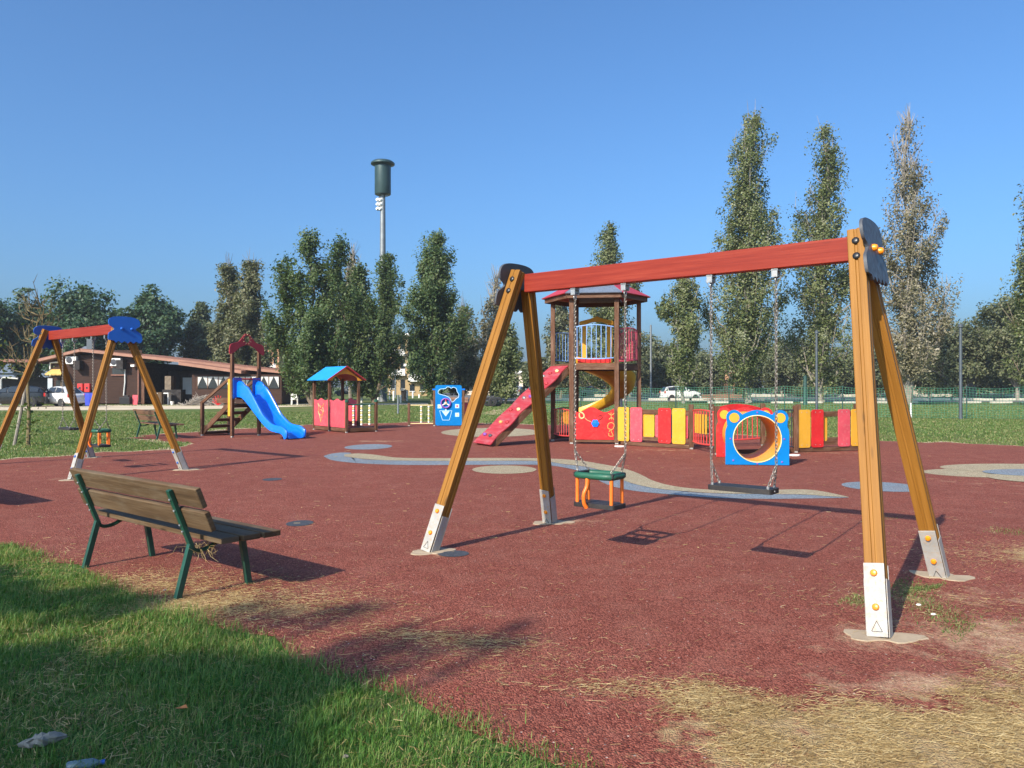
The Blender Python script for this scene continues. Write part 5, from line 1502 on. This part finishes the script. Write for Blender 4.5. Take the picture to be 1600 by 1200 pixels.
    for (px, py) in ((115, 563), (184, 566)):
        u = MB(); u.box((X(px), Y - .25, hz(py, Y)), (.85, .35, .62)); uo = u.build('air_conditioner', M['white'], t, 0, .02)
        v = MB(); v.lathe([(.24, 0), (.24, .02), (0, .03)], 16, zmat((X(px) - .12, Y - .43, hz(py, Y)), (0, -1, 0))); v.build('fan_grille', M['rail_dark'], uo)
    for px in (126, 193):
        u = MB(); u.box((X(px), Y - .35, hz(571 if px < 150 else 570, Y)), (.55, .6, .75)); u.build('extractor_box', M['shed_dark'], t, 0, .02)
    pi = MB(); pi.tube([(X(196.5), Y - .12, hz(575, Y)), (X(196.5), Y - .12, hz(597, Y)), (X(194.5), Y - .12, hz(618, Y))], .06, 8); pi.build('drain_pipe', M['curtain'], t, 50)
    pi = MB(); pi.tube([(X(217.5), Y - .12, hz(571, Y)), (X(217.5), Y - .12, hz(626, Y))], .07, 8); pi.build('drain_pipe', M['terracotta'], t, 50)
    fl = MB(); fl.box((X(211), Y - .35, hz(571.5, Y)), (.30, .2, .16)); fl.build('flood_lamp', M['white'], t)
    # solar collector and tank on the roof
    sc_ = MB(); sc_.quad([(X(105), Y + 1, hz(550, Y) + .0), (X(126), Y + 1, hz(548, Y)), (X(124), Y + 2.2, hz(538, Y)), (X(108), Y + 2.2, hz(539, Y))]); sc_.quad([(X(105), Y + 1.08, hz(550, Y)), (X(108), Y + 2.28, hz(539, Y)), (X(124), Y + 2.28, hz(538, Y)), (X(126), Y + 1.08, hz(548, Y))]); sc_.build('solar_panel', M['galv'], t)
    ch = MB(); ch.box((X(129), Y + 1.2, hz(541, Y)), (.45, .45, 1.3)); ch.build('chimney', M['lamp_grey'], t)
    return t
M['pale_shutter'] = paint('pale_blue_grey_door', (.42, .47, .52), .6, 0, .08, 2)
clubhouse()
def carport():
    t = thing('carport_shed', 'dark lean-to shed with a sagging roof behind the black car', 'shed', (0, 0, 0))
    Y = 63; a, b = wx(-140, Y), wx(70, Y)
    m = MB(); m.box(((a + b) / 2, Y + 3, 1.1), (b - a, 5, 2.2)); m.build('body', M['shed_dark'], t)
    r = MB(); r.box(((a + b) / 2, Y + 1.5, hz(577, Y) - .2), (b - a + .8, 8, .22), Matrix.Rotation(R(1.2), 4, 'Y')); r.build('roof', M['terracotta'], t)
    f = MB(); f.box(((a + b) / 2 - .4, Y - .6, hz(584.5, Y)), (b - a - 1.0, .1, .16)); f.build('gutter', M['lamp_grey'], t)
    p = MB(); p.tube([(wx(17, Y), Y - 1.2, 0), (wx(17, Y), Y - 1.2, hz(593, Y)), (wx(20, Y), Y - 1.2, hz(590, Y)), (wx(43, Y), Y - 1.2, hz(592, Y))], .07, 6); p.build('awning_frame', M['curtain'], t)
carport()

def put(name, mb, mat, label, cat, loc=(0, 0, 0), smooth=0, bevel=.01, group=None):
    o = mb.build(name, mat, None, smooth, bevel); o.location = loc; return tag(o, label, cat, group)
YY = 61.4
for px, lb in ((126, 'red wall cabinet on the plank wall, left of the two'), (137, 'red wall cabinet on the plank wall, right of the two')):
    t = thing('hose_cabinet', lb, 'hose cabinet', (wx(px, YY), YY, hz(606, YY)), 0, 'red cabinets on the clubhouse wall')
    m = MB(); m.box((0, 0, 0), (.42, .25, .68)); m.build('cabinet', M['box_red'], t, 0, .03)
    w = MB(); w.lathe([(.09, 0), (.09, .02), (0, .02)], 10, zmat((0, -.125, 0), (0, -1, 0))); w.build('round_window', M['black_plastic'], t)
for px, lb in ((139, 'blue bin by the clubhouse wall, half hidden by the swing leg'), (147.5, 'blue bin by the clubhouse wall, the right one')):
    y = 55.6; t = thing('blue_bin', lb, 'bin', (wx(px, y), y, 0), 0, 'blue bins by the clubhouse')
    m = MB(); m.sweep([(-.5, -.5), (.5, -.5), (.5, .5), (-.5, .5)], (0, 0, .08), (0, 0, .93), .34, .4, (0, 1, 0), 0, .40, .46); m.build('body', M['bin_blue'], t, 0, .02)
    l = MB(); l.box((0, 0, .97), (.44, .50, .06)); l.build('lid', M['bin_blue'], t, 0, .02)
m = MB(); m.box((0, 0, .35), (.8, .55, .55)); m.box((.1, -.1, .68), (.35, .3, .15)); put('black_pump', m, M['black_plastic'], 'black machine standing by the plank wall', 'pump', (wx(197, 60.8), 60.8, 0))
m = MB(); m.box((0, 0, .40), (.42, .06, .78), Matrix.Rotation(R(-8), 4, 'X')); put('pink_board', m, M['pink'], 'pinkish red board leaning by the clubhouse wall', 'board', (wx(210.5, 60.8), 60.8, 0))
t = thing('porch_table', 'white-topped table under the dark porch', 'table', (wx(256, 61.5), 61.5, 0))
m = MB(); m.box((0, 0, .92), (1.0, .6, .07)); m.build('tabletop', M['white'], t)
for x in (-.44, .44):
    m = MB(); m.box((x, 0, .45), (.06, .5, .88)); m.build('leg', M['white'], t)
t = thing('brick_oven', 'dark outdoor oven with a brick front under the porch', 'oven', (wx(272, 62.5), 62.5, 0))
m = MB(); m.box((0, 0, .6), (1.5, .9, 1.2)); m.build('body', M['shed_dark'], t)
m = MB(); m.box((-.35, -.1, 1.75), (.5, .5, 1.1)); m.build('flue', M['bark'], t)
m = MB(); m.lathe([(.10, 0), (.14, .30), (.15, .30)], 10); put('white_bucket', m, M['white'], 'small white bucket on the ground under the porch', 'bucket', (wx(269, 60.3), 60.3, 0), 40, 0)
m = MB(); m.box((0, 0, .5), (.34, .3, 1.0)); put('wooden_crate', m, M['bench'], 'tall wooden crate under the porch table', 'crate', (wx(250.5, 60.6), 60.6, 0))
# heap of cut branches
hp = MB()
for i in range(420):
    x = random.gauss(0, .75); y = random.gauss(0, .45); z = max(.03, (.75 - abs(x) * .55) * random.random())
    a = random.uniform(0, 3.14); L = random.uniform(.2, .65)
    hp.tube([(x, y, z), (x + math.cos(a) * L, y + math.sin(a) * L * .6, max(.02, z + random.gauss(0, .18)))], random.uniform(.010, .03), 4)
put('branch_heap', hp, M['bark_pale'], 'heap of cut branches in front of the curtained windows', 'branch heap', (wx(315, 58.6), 58.6, 0), 0, 0)
cr = MB()
for k in range(7):
    a = R(20 + 24 * k); cr.tube([(0, 0, .05), (.45 * math.cos(a), .1 * math.sin(k), .15 + .65 * abs(math.sin(a)))], .03, 5)
cr.box((.1, 0, .42), (.45, .25, .3))
put('red_crate_heap', cr, M['red'], 'small heap of red plastic pieces beside the branch heap', 'plastic heap', (wx(341, 57.6), 57.6, 0), 0, 0)

# ------------------------------------------------------------ vehicles
def car(label, loc, rz, paint_, L, W, H, kind, group='parked cars'):
    """local x forwards; lofted shell, glass set proud of it"""
    t = thing('parked_car', label, 'car', loc, rz, group)
    if kind == 'hatch': S = [(0, .62, .26, .30, .80, .0), (.04, .80, .20, .26, .92, 0), (.10, .86, .18, .30, 1.0, .40), (.19, .88, .18, .28, 1.0, .93), (.35, .89, .18, .28, .98, 1.0), (.55, .89, .18, .28, .96, .97), (.74, .88, .18, .26, .92, 0), (.92, .80, .20, .26, .80, 0), (1, .60, .26, .3, .62, 0)]
    elif kind == 'suv': S = [(0, .70, .30, .34, .88, 0), (.03, .84, .25, .32, 1.0, .25), (.09, .88, .22, .32, 1.05, .93), (.30, .90, .22, .32, 1.05, 1.0), (.52, .90, .22, .32, 1.03, .98), (.73, .88, .22, .3, 1.0, 0), (.94, .82, .24, .3, .88, 0), (1, .66, .3, .34, .7, 0)]
    else: S = [(0, .70, .28, .32, .86, 0), (.03, .84, .22, .3, .98, .3), (.08, .87, .2, .3, 1.02, .94), (.35, .89, .2, .3, 1.02, 1.0), (.58, .89, .2, .3, 1.0, .97), (.80, .88, .2, .28, .98, 0), (.95, .80, .22, .28, .82, 0), (1, .62, .28, .32, .64, 0)]
    rows = []
    for (u, w, zb, zs, zbelt, roof) in S:
        x = (u - .5) * L; hw = w * W / 1.78; zt = zbelt + .02 if roof == 0 else max(zbelt + .02, roof * H)
        rw = hw * (.92 if roof == 0 else .92 - .22 * min(1, (zt - zbelt) / .45))
        rows.append([(x, -hw * .86, zb), (x, -hw, zb + .14), (x, -hw, zbelt), (x, -rw, zt - .015), (x, -rw * .8, zt), (x, rw * .8, zt), (x, rw, zt - .015), (x, hw, zbelt), (x, hw, zb + .14), (x, hw * .86, zb)])
    b = MB(); k = 10
    for r in rows: b.v += r
    n = len(rows)
    for i in range(n - 1):
        for j in range(k): b.face((i * k + j, (i + 1) * k + j, (i + 1) * k + (j + 1) % k, i * k + (j + 1) % k))
    b.face(list(range(k))); b.face([(n - 1) * k + j for j in reversed(range(k))])
    bo = b.build('body', M[paint_], t, 50)
    sub = bo.modifiers.new('sub', 'SUBSURF'); sub.levels = 1; sub.render_levels = 1
    # glass
    cab = [i for i in range(n) if S[i][5] > .2]
    def inset(q, d, f=.88):
        c = sum((Vector(p) for p in q), Vector()) / len(q); nn = (Vector(q[1]) - Vector(q[0])).cross(Vector(q[2]) - Vector(q[0])).normalized()
        return [tuple(c + (Vector(p) - c) * f + nn * d) for p in q]
    for s in (0, 1):
        for i in range(n - 1):
            if S[i][5] < .2 and S[i + 1][5] < .2: continue
            a, d_ = rows[i], rows[i + 1]
            q = [a[2], d_[2], d_[3], a[3]] if s == 0 else [a[6], d_[6], d_[7], a[7]]
            q = [Vector(p) for p in q]
            if s == 0: q[3] = q[0].lerp(q[3], .88); q[2] = q[1].lerp(q[2], .88)
            else: q[0] = q[3].lerp(q[0], .88); q[1] = q[2].lerp(q[1], .88)
            if (q[2] - q[1]).length < .06 or (q[3] - q[0]).length < .06: q = [p for p in q]
            g_ = MB(); g_.quad(inset(q, .012, .90)); g_.build('side_window', M['glass'], t)
    for (i, j) in ((cab[0] - 1, cab[1]), (cab[-1] + 1, cab[-1])):
        a, c = rows[max(0, i)], rows[j]
        q = [a[4], a[5], c[5], c[4]]
        if i < j: q = q[::-1]
        g_ = MB(); g_.quad(inset([Vector(p) for p in q], .02, .84)); g_.build('windscreen' if i > j else 'rear_window', M['glass'], t)
    rr = .31 if kind != 'suv' else .36
    for x in (-L * .31, L * .33):
        for s in (-1, 1):
            Mw = Matrix.Translation((x, s * (W * .5 - .10), rr)) @ Matrix.Rotation(R(90), 4, 'X')
            w_ = MB(); w_.lathe([(rr * .62, -.11), (rr * .9, -.11), (rr, -.07), (rr, .07), (rr * .9, .11), (rr * .62, .11)], 18, Mw); wo_ = w_.build('wheel', M['tyre'], t, 50)
            m = MB(); m.lathe([(0, -.095), (rr * .64, -.098), (rr * .64, .098), (0, .095)], 14, Mw); m.build('rim', M['rim'], wo_, 40)
    zl = S[1][4] - .12
    for s in (-1, 1):
        l = MB(); l.box((-L / 2 + .07, s * W * .40, zl), (.12, .20, .26)); l.build('tail_light', M['lens_red'], t, 0, .02)
        l = MB(); l.box((L / 2 - .16, s * W * .36, S[-2][4] - .10), (.14, .30, .14)); l.build('headlight', M['lens_clear'], t, 0, .03)
        l = MB(); l.box((L * .14, s * (W * .5 + .02), S[4][4] + .06), (.14, .16, .13)); l.build('wing_mirror', M[paint_], t, 0, .03)
    for s in (-1, 1):
        bm_ = MB(); bm_.box((s * (L / 2 - .06), 0, .36), (.14, W * .82, .18)); bm_.build('bumper', M['black_plastic' if kind == 'suv' else paint_], t, 0, .03)
    pl = MB(); pl.box((-L / 2 - .015, 0, .62), (.02, .50, .12)); pl.build('number_plate', M['white'], t)
    return t
car('dark grey estate car parked by the carport at the left edge', (wx(20, 55), 55, 0), R(196), 'car_dark', 4.6, 1.82, 1.55, 'suv')
car('white hatchback parked by the clubhouse wall, seen behind the swing', (wx(93, 56.5), 56.5, 0), R(158), 'car_white', 3.8, 1.68, 1.50, 'hatch')
car('white minivan parked beyond the netting, behind the coloured maze', (wx(1063, 80), 80, 0), R(10), 'car_white', 4.0, 1.72, 1.52, 'mpv')
car('silver car far behind the foot of the climbing board', (wx(810, 104), 104, 0), R(72), 'car_silver', 4.1, 1.74, 1.5, 'hatch')
car('pale car parked far behind the play tower', (wx(926, 112), 112, 0), R(5), 'car_white', 4.2, 1.74, 1.48, 'hatch')
car('dark car parked far behind the playhouse roof posts', (wx(545, 118), 118, 0), R(178), 'car_dark', 4.2, 1.74, 1.45, 'hatch')

# ------------------------------------------------------------ mast, lamps, posts, signs
def mast():
    y = 74.0; t = thing('tall_mast', 'tall steel mast with a dark drum and flat cap on top', 'mast', (wx(598, y), y, 0))
    zt = hz(252, y)
    m = MB(); m.lathe([(.42, 0), (.40, .3), (.33, 8), (.24, zt - 3.0), (0, zt - 3.0)], 14); m.build('pole', M['mast'], t, 40)
    d = MB(); r = 12.6 / F * y; z0 = hz(304, y)
    d.lathe([(.2, z0), (r * .96, z0), (r, z0 + .06), (r, zt - .45), (0, zt - .45)], 28); d.build('drum', M['steel_dark'], t, 40)
    c = MB(); c.lathe([(r, zt - .47), (r * 1.12, zt - .40), (18.5 / F * y, zt - .30), (18.5 / F * y, zt - .16), (r * 1.2, zt), (0, zt + .03)], 28); c.build('cap', M['steel_dark'], t, 40)
    for k, py in enumerate((313, 320, 327)):
        for dx in (-.52, -.25):
            l = MB(); l.lathe([(0, 0), (.17, .0), (.19, .10), (.10, .26), (0, .26)], 12, zmat((dx, -.30, hz(py, y)), (-.55, -.8, -.1)) @ Matrix.Translation((0, 0, -.2))); l.build('lamp_head', M['white'], t, 40)
    b = MB(); b.box((-.30, -.15, hz(318, y)), (.10, .12, 1.4)); b.build('lamp_bracket', M['lamp_grey'], t)
    l = MB(); l.box((.36, -.1, hz(305, y)), (.22, .22, .30)); l.build('camera_box', M['mast'], t, 0, .03)
    for zz in (6, 10, 14):
        f = MB(); f.lathe([(.36 - .008 * zz, zz), (.39 - .008 * zz, zz), (.39 - .008 * zz, zz + .10), (.36 - .008 * zz, zz + .10)], 14); f.build('flange', M['mast'], t, 40)
mast()
def pole(name, px, y, top, r, mat, label, cat, cap=True, base=None):
    h = hz(top, y); t = thing(name, label, cat, (wx(px, y), y, 0))
    m = MB(); m.lathe([(r * 1.15, 0), (r, .3), (r * .85, h - .05), (0, h - .05)], 10); m.build('shaft', M[mat], t, 50)
    if cap:
        c = MB(); c.lathe([(r * .85, h - .06), (r * 1.5, h - .04), (r * 1.5, h + .06), (r * .6, h + .12), (0, h + .12)], 10); c.build('lamp_head', M[mat], t, 40)
    return t
pole('lamp_post', 1501, 35, 510, .075, 'lamp_grey', 'plain grey lamp post standing at the netting on the right', 'lamp post')
pole('lamp_post', 1276, 36, 520, .062, 'lamp_grey', 'slim grey lamp post in front of the narrow poplar', 'lamp post')
pole('thin_post', 1258, 60, 586, .16, 'post_green', 'short dark green post left of the slim lamp post', 'post', False)
pole('utility_pole', 1017, 98, 507, .14, 'mast', 'pale thin pole right of the play tower', 'pole', False)
pole('thin_post', 622, 41, 616, .05, 'mast', 'thin pale post standing on the lawn right of the playhouse', 'post', False)
pole('thin_post', 1423, 36.5, 628, .045, 'white', 'short white post at the netting behind the back swing leg', 'post', False)
pole('utility_pole', 618, 100, 565, .10, 'mast', 'pale lamp pole between the mast and the blue panel', 'pole', False)
for i, (px, base, top, w_) in enumerate([(501, 628, 615, 'leftmost, seen past the left playhouse post'), (548, 625, 603, 'tall one seen through the playhouse'), (549.5, 626, 613, 'behind the tall one in the playhouse'), (565, 629, 613.5, 'just right of the playhouse'),
        (591, 625, 621, 'beside the bushy trunk'), (603.5, 626, 612, 'first of the three right of the bushy poplar'), (609, 624, 611, 'second of the three right of the bushy poplar'), (615, 626, 611, 'third of the three right of the bushy poplar'), (626, 629, 617, 'left of the dark litter bin'), (636, 627, 610, 'right of the dark litter bin'), (645, 622, 611, 'rightmost, left of the blue panel'), (655, 622, 616, 'low one above the brown bench')]):
    y = EYE * F / (base - HYP); h = hz(top, y); t = thing('white_bollard', 'white bollard ' + w_, 'bollard', (wx(px, y), y, 0), 0, 'white bollards along the track')
    m = MB(); m.lathe([(.10, 0), (.10, h - .1), (.07, h), (0, h)], 8); m.build('shaft', M['white'], t, 40)
t = thing('litter_bin', 'dark litter bin beside the track right of the playhouse', 'bin', (wx(632, 78), 78, 0))
m = MB(); m.lathe([(.32, 0), (.36, 1.05), (.30, 1.08), (0, 1.08)], 12); m.build('body', M['shed_dark'], t, 40)
m = MB(); m.box((-.2, -.35, 1.15), (.4, .1, .25)); m.build('lid_flap', M['galv'], t)
t = thing('white_chair', 'white plastic garden chair on the lawn left of the playhouse', 'chair', (wx(460, 60), 60, 0), R(25))
m = MB(); m.box((0, 0, .44), (.5, .48, .04)); m.build('seat', M['white'], t, 0, .01)
for x in (-.22, .22):
    for y in (-.21, .21):
        m = MB(); m.bar((x, y, 0), (x * .9, y * .9, .44), .05, .05); m.build('leg', M['white'], t)
    m = MB(); m.tube([(x, -.2, .44), (x * 1.05, -.2, .66), (x, .22, .68)], .02, 6); m.build('armrest', M['white'], t)
m = MB(); m.prism(rrect(-.23, 0, .23, .46, .10), .03, upright((0, .24, .44), (1, 0))); m.build('backrest', M['white'], t)
for i, (px, y, w_) in enumerate([(762, 56, 'left of the three'), (770, 55.4, 'middle of the three'), (778, 56, 'right of the three')]):
    t = thing('old_tyre', 'black tyre lying on the grass behind the swing leg, ' + w_, 'tyre', (wx(px, y), y, 0), 0, 'black tyres on the grass')
    m = MB(); m.tube([(.26 * math.cos(a), .03, .36 + .26 * math.sin(a)) for a in [2 * math.pi * k / 20 for k in range(20)]], .10, 8, closed=True); m.build('tread', M['tyre'], t, 60)
    m = MB(); m.tube([(.17 * math.cos(a), -.06, .36 + .17 * math.sin(a)) for a in [2 * math.pi * k / 16 for k in range(16)]], .03, 6, closed=True); m.build('bead_rim', M['black_rubber'], t, 60)
t = pole('road_sign', 1059, 96, 580, .06, 'lamp_grey', 'small white road sign left of the short poplar', 'sign', False)
m = MB(); m.box((0, -.08, hz(583, 96)), (.36, .03, .66)); m.build('sign_plate', M['white'], t, 0, .01)
t = pole('road_sign', 1142, 98, 590, .06, 'lamp_grey', 'orange board on a post beneath the tallest poplar', 'sign', False)
m = MB(); m.box((-.1, -.08, hz(588, 98)), (1.3, .05, .9)); m.build('sign_plate', M['bld_orange'], t, 0, .01)
t = thing('palm_stump', 'bare pale palm trunk behind the netting right of the grey lamp post', 'palm trunk', (wx(1518, 88), 88, 0))
m = MB()
for k in range(9): m.lathe([(.40 - .012 * k, .42 * k), (.46 - .012 * k, .42 * k + .36), (.36 - .012 * k, .42 * k + .42)], 9)
m.build('trunk', M['bark_pale'], t, 40)

# ------------------------------------------------------------ netting on the right and whitewashed kerbs
def net_fence(label, p, q, h, cell=.13):
    p, q = Vector(p), Vector(q); d = q - p; L = d.length; t = thing('netting_fence', label, 'fence', p, math.atan2(d.y, d.x), 'green netting fences')
    n = int(L / cell); rows = int(h / .115); m = MB()
    sag = lambda x: -.10 * math.sin(math.pi * ((x / 2.6) % 1)) + .03 * math.sin(x * 1.3)
    lean = lambda x, f: .05 * math.sin(x * .9 + f * 2)
    def pt(x, f): return (x, lean(x, f), .06 + f * (h + sag(x)))
    for i in range(n + 1):
        x = i * cell
        for k in range(3): 
            a, b = pt(x, k / 3), pt(x, (k + 1) / 3); m.quad([(a[0] - .006, a[1], a[2]), (a[0] + .006, a[1], a[2]), (b[0] + .006, b[1], b[2]), (b[0] - .006, b[1], b[2])])
    for r in range(rows + 1):
        f = r / rows
        for i in range(0, n, 2):
            a, b = pt(i * cell, f), pt(min(n, i + 2) * cell, f)
            m.quad([(a[0], a[1] - .003, a[2] - .006), (b[0], b[1] - .003, b[2] - .006), (b[0], b[1] - .003, b[2] + .006), (a[0], a[1] - .003, a[2] + .006)])
    o = m.build('netting', M['netting'], t); o['kind'] = 'stuff'
    k = 0
    while k * 2.6 <= L + .1:
        s = MB(); s.lathe([(.028, 0), (.028, h + .08), (0, h + .09)], 8); s.v = [(v[0] + k * 2.6, v[1] + .03, v[2]) for v in s.v]; s.build('post', M['post_green'], t, 50); k += 1
    return t
net_fence('green plastic netting strung between thin posts along the lawn at the right', (8.3, 39, 0), (28, 32.5, 0), 1.42)
net_fence('green plastic netting behind the play tower and maze', (1.4, 43, 0), (8.1, 39.6, 0), 1.38)
def kerb_row(name, y, x0, x1, h, L, gap, seed):
    rng = np.random.default_rng(seed)
    root = bpy.data.objects.new(name, None); COL.objects.link(root); root['kind'] = 'structure'
    proto = None; x = x0
    m = MB(); m.sweep([(-.5, 0), (.5, 0), (.5, .85), (.38, 1), (-.38, 1), (-.5, .85)], (-L / 2, 0, 0), (L / 2, 0, 0), .35, h, (0, 0, 1))
    proto = m.build('kerb_stone', M['kerb_white'], root, 0, .02)
    first = True
    while x < x1:
        if rng.uniform() > .10:
            o = proto if first else proto.copy()
            if not first: COL.objects.link(o); o.parent = root
            o.location = (x, y + rng.normal(0, .08), .01); o.rotation_euler = (0, 0, rng.normal(0, .01)); first = False
        x += L + gap
def hedge():
    rng = np.random.default_rng(77); n = 42000
    x = rng.uniform(-6, 80, n); y = 118 + rng.normal(0, 1.2, n)
    h = 2.6 + 2.6 * vnoise(x, x * 0, .22, 3) + 1.2 * vnoise(x, x * 0, .9, 5)
    z = h * rng.uniform(0, 1, n) ** .6
    o = leaf_cloud('hedge', np.stack([x, y, z], 1), np.full(n, .42), M['scrub'], None, rng); o['kind'] = 'stuff'
hedge()
kerb_row('white_kerb', 78, 6, 70, .24, 1.9, .30, 1)
kerb_row('white_kerb', 106, 8, 85, .34, 2.1, .12, 2)
kerb_row('white_kerb', 66, 15, 60, .16, 1.8, .9, 3)

# ------------------------------------------------------------ far houses
def house(label, px0, px1, y, top, depth, wall, roof_mat, floors, cols, flat=True, group=None, doors=True):
    x0, x1 = wx(px0, y), wx(px1, y); h = hz(top, y); W = x1 - x0
    t = thing('far_house', label, 'house', ((x0 + x1) / 2, y + depth / 2, 0))
    m = MB(); m.box((0, 0, h / 2), (W, depth, h)); m.build('wall', M[wall], t)
    if flat:
        m = MB(); m.box((0, 0, h + .15), (W + .9, depth + .9, .36)); m.build('roof', M[roof_mat], t)
    else:
        m = MB(); m.prism([(-W / 2 - .5, 0), (W / 2 + .5, 0), (0, W * .20)], depth + .8, upright((0, 0, h), (1, 0))); m.build('roof', M[roof_mat], t)
    fh = h / floors; cw = W / cols
    for f in range(floors):
        for c in range(cols):
            xx = -W / 2 + cw * (c + .5); zz = fh * f + fh * .55
            b = MB(); b.box((xx, -depth / 2 - .02, zz), (min(1.2, cw * .45), .10, fh * .45)); bo = b.build('window', M['glass'], t)
            s = MB(); s.box((xx, -depth / 2 - .08, zz - fh * .25), (min(1.4, cw * .55), .20, .09)); s.build('sill', M['bld_white'], bo)
        if f and floors > 1:
            s = MB(); s.box((0, -depth / 2 - .45, fh * f), (W * .8, .9, .18)); so = s.build('balcony', M['bld_white'], t)
            r = MB(); r.box((0, -depth / 2 - .86, fh * f + .5), (W * .8, .06, .85)); r.build('balcony_rail', M['bld_white'], so)
    return t
house('ochre apartment block half hidden right of the mast', 606, 637, 128, 524, 8, 'bld_yellow', 'bld_white', 3, 2)
house('pale yellow house behind the gap left of the blue panel', 636, 668, 116, 572, 8, 'bld_yellow', 'bld_white', 2, 2)
house('pale house between the blue panel and the swing leg', 726, 792, 128, 566, 9, 'bld_pale', 'bld_white', 2, 4)
house('pale house with a flat white roof left of the climbing board', 793, 817, 112, 583, 7, 'bld_pale', 'bld_white', 1, 1)
house('orange house peeping out behind the brownish poplars', 413, 436, 104, 541, 6, 'bld_orange', 'terracotta', 2, 2)
house('orange house with a green shutter beneath the tallest poplar', 1118, 1148, 104, 584, 6, 'bld_orange', 'terracotta', 1, 2, False)
house('small orange house behind the slim lamp post', 1238, 1274, 106, 582, 6, 'bld_orange', 'bld_white', 1, 3)
house('small pinkish house left of the olive trees', 1432, 1450, 108, 584, 5, 'bld_pale', 'terracotta', 1, 1, False)

# ------------------------------------------------------------ sapling with a stake
def sapling():
    p = G(44, 696); rng = np.random.default_rng(4)
    t = thing('bare_sapling', 'thin half-bare sapling tied to a leaning stake by the blue-plated swing', 'tree', p)
    m = MB(); ax = spline([Vector((0, 0, 0)), Vector((.02, 0, .8)), Vector((-.02, .02, 1.6)), Vector((.10, 0, 2.4)), Vector((.22, .02, 3.1)), Vector((.40, 0, 3.7))], 4)
    m.tube(ax, [.05 - .0021 * i for i in range(len(ax))], 8)
    for k in range(26):
        u = rng.uniform(.42, .97); b = ax[int(u * (len(ax) - 1))]; a = rng.uniform(0, 6.28)
        if k < 5: b = ax[int(.43 * len(ax))] + Vector((0, 0, .04 * k))
        L = rng.uniform(.5, 1.25) * (1.2 - .5 * u)
        e = b + Vector((math.cos(a) * L * .62, math.sin(a) * L * .5, L * rng.uniform(.35, .85)))
        mid = b.lerp(e, .5) + Vector((math.cos(a) * .10, 0, -.08))
        m.tube([b, mid, e], [.020, .013, .004], 5, cap=False)
        for _ in range(6):
            q = mid.lerp(e, rng.uniform(-.3, .9)); f = q + Vector((rng.normal(0, .13), rng.normal(0, .1), rng.uniform(.08, .35)))
            m.tube([q, f], [.008, .003], 4, cap=False)
    m.build('trunk', M['bark_lichen'], t, 40)
    C = [rng.normal(0, 1, (130, 3)) * [.16, .14, .28] + [.05, 0, .62], rng.normal(0, 1, (60, 3)) * [.16, .14, .12] + [-.50, 0, 1.95], rng.normal(0, 1, (60, 3)) * [.5, .4, .7] + [.15, 0, 2.6]]
    C = np.concatenate(C); C[:, 2] = np.clip(C[:, 2], .06, None)
    leaf_cloud('leaves', C, np.full(len(C), .075), M['sapling'], t, rng)
    s = MB(); s.tube([(-.36, .02, 0), (.0, .06, 1.95)], .038, 7); so = s.build('stake', M['bark_pale'], t, 50)
    r = MB(); r.tube([(.05 * math.cos(a), .03 + .06 * math.sin(a), 1.86) for a in [2 * math.pi * k / 10 for k in range(10)]], .012, 5, closed=True); r.build('tie', M['black_rubber'], so, 50)
sapling()

# ------------------------------------------------------------ thin morning haze over the lawns
def haze():
    m = bpy.data.materials.new('haze_air'); m.use_nodes = True; nt = m.node_tree; nt.nodes.clear()
    o = nt.nodes.new('ShaderNodeOutputMaterial')
    v = nd(nt, 'ShaderNodeVolumePrincipled', {'Color': (.80, .88, 1.0, 1), 'Density': HAZE, 'Anisotropy': .1})
    nt.links.new(v.outputs[0], o.inputs['Volume'])
    b = MB(); b.box((0, 540, 14.5), (2400, 1900, 32)); ob = b.build('haze', m); ob['kind'] = 'stuff'
HAZE = .0004
haze()
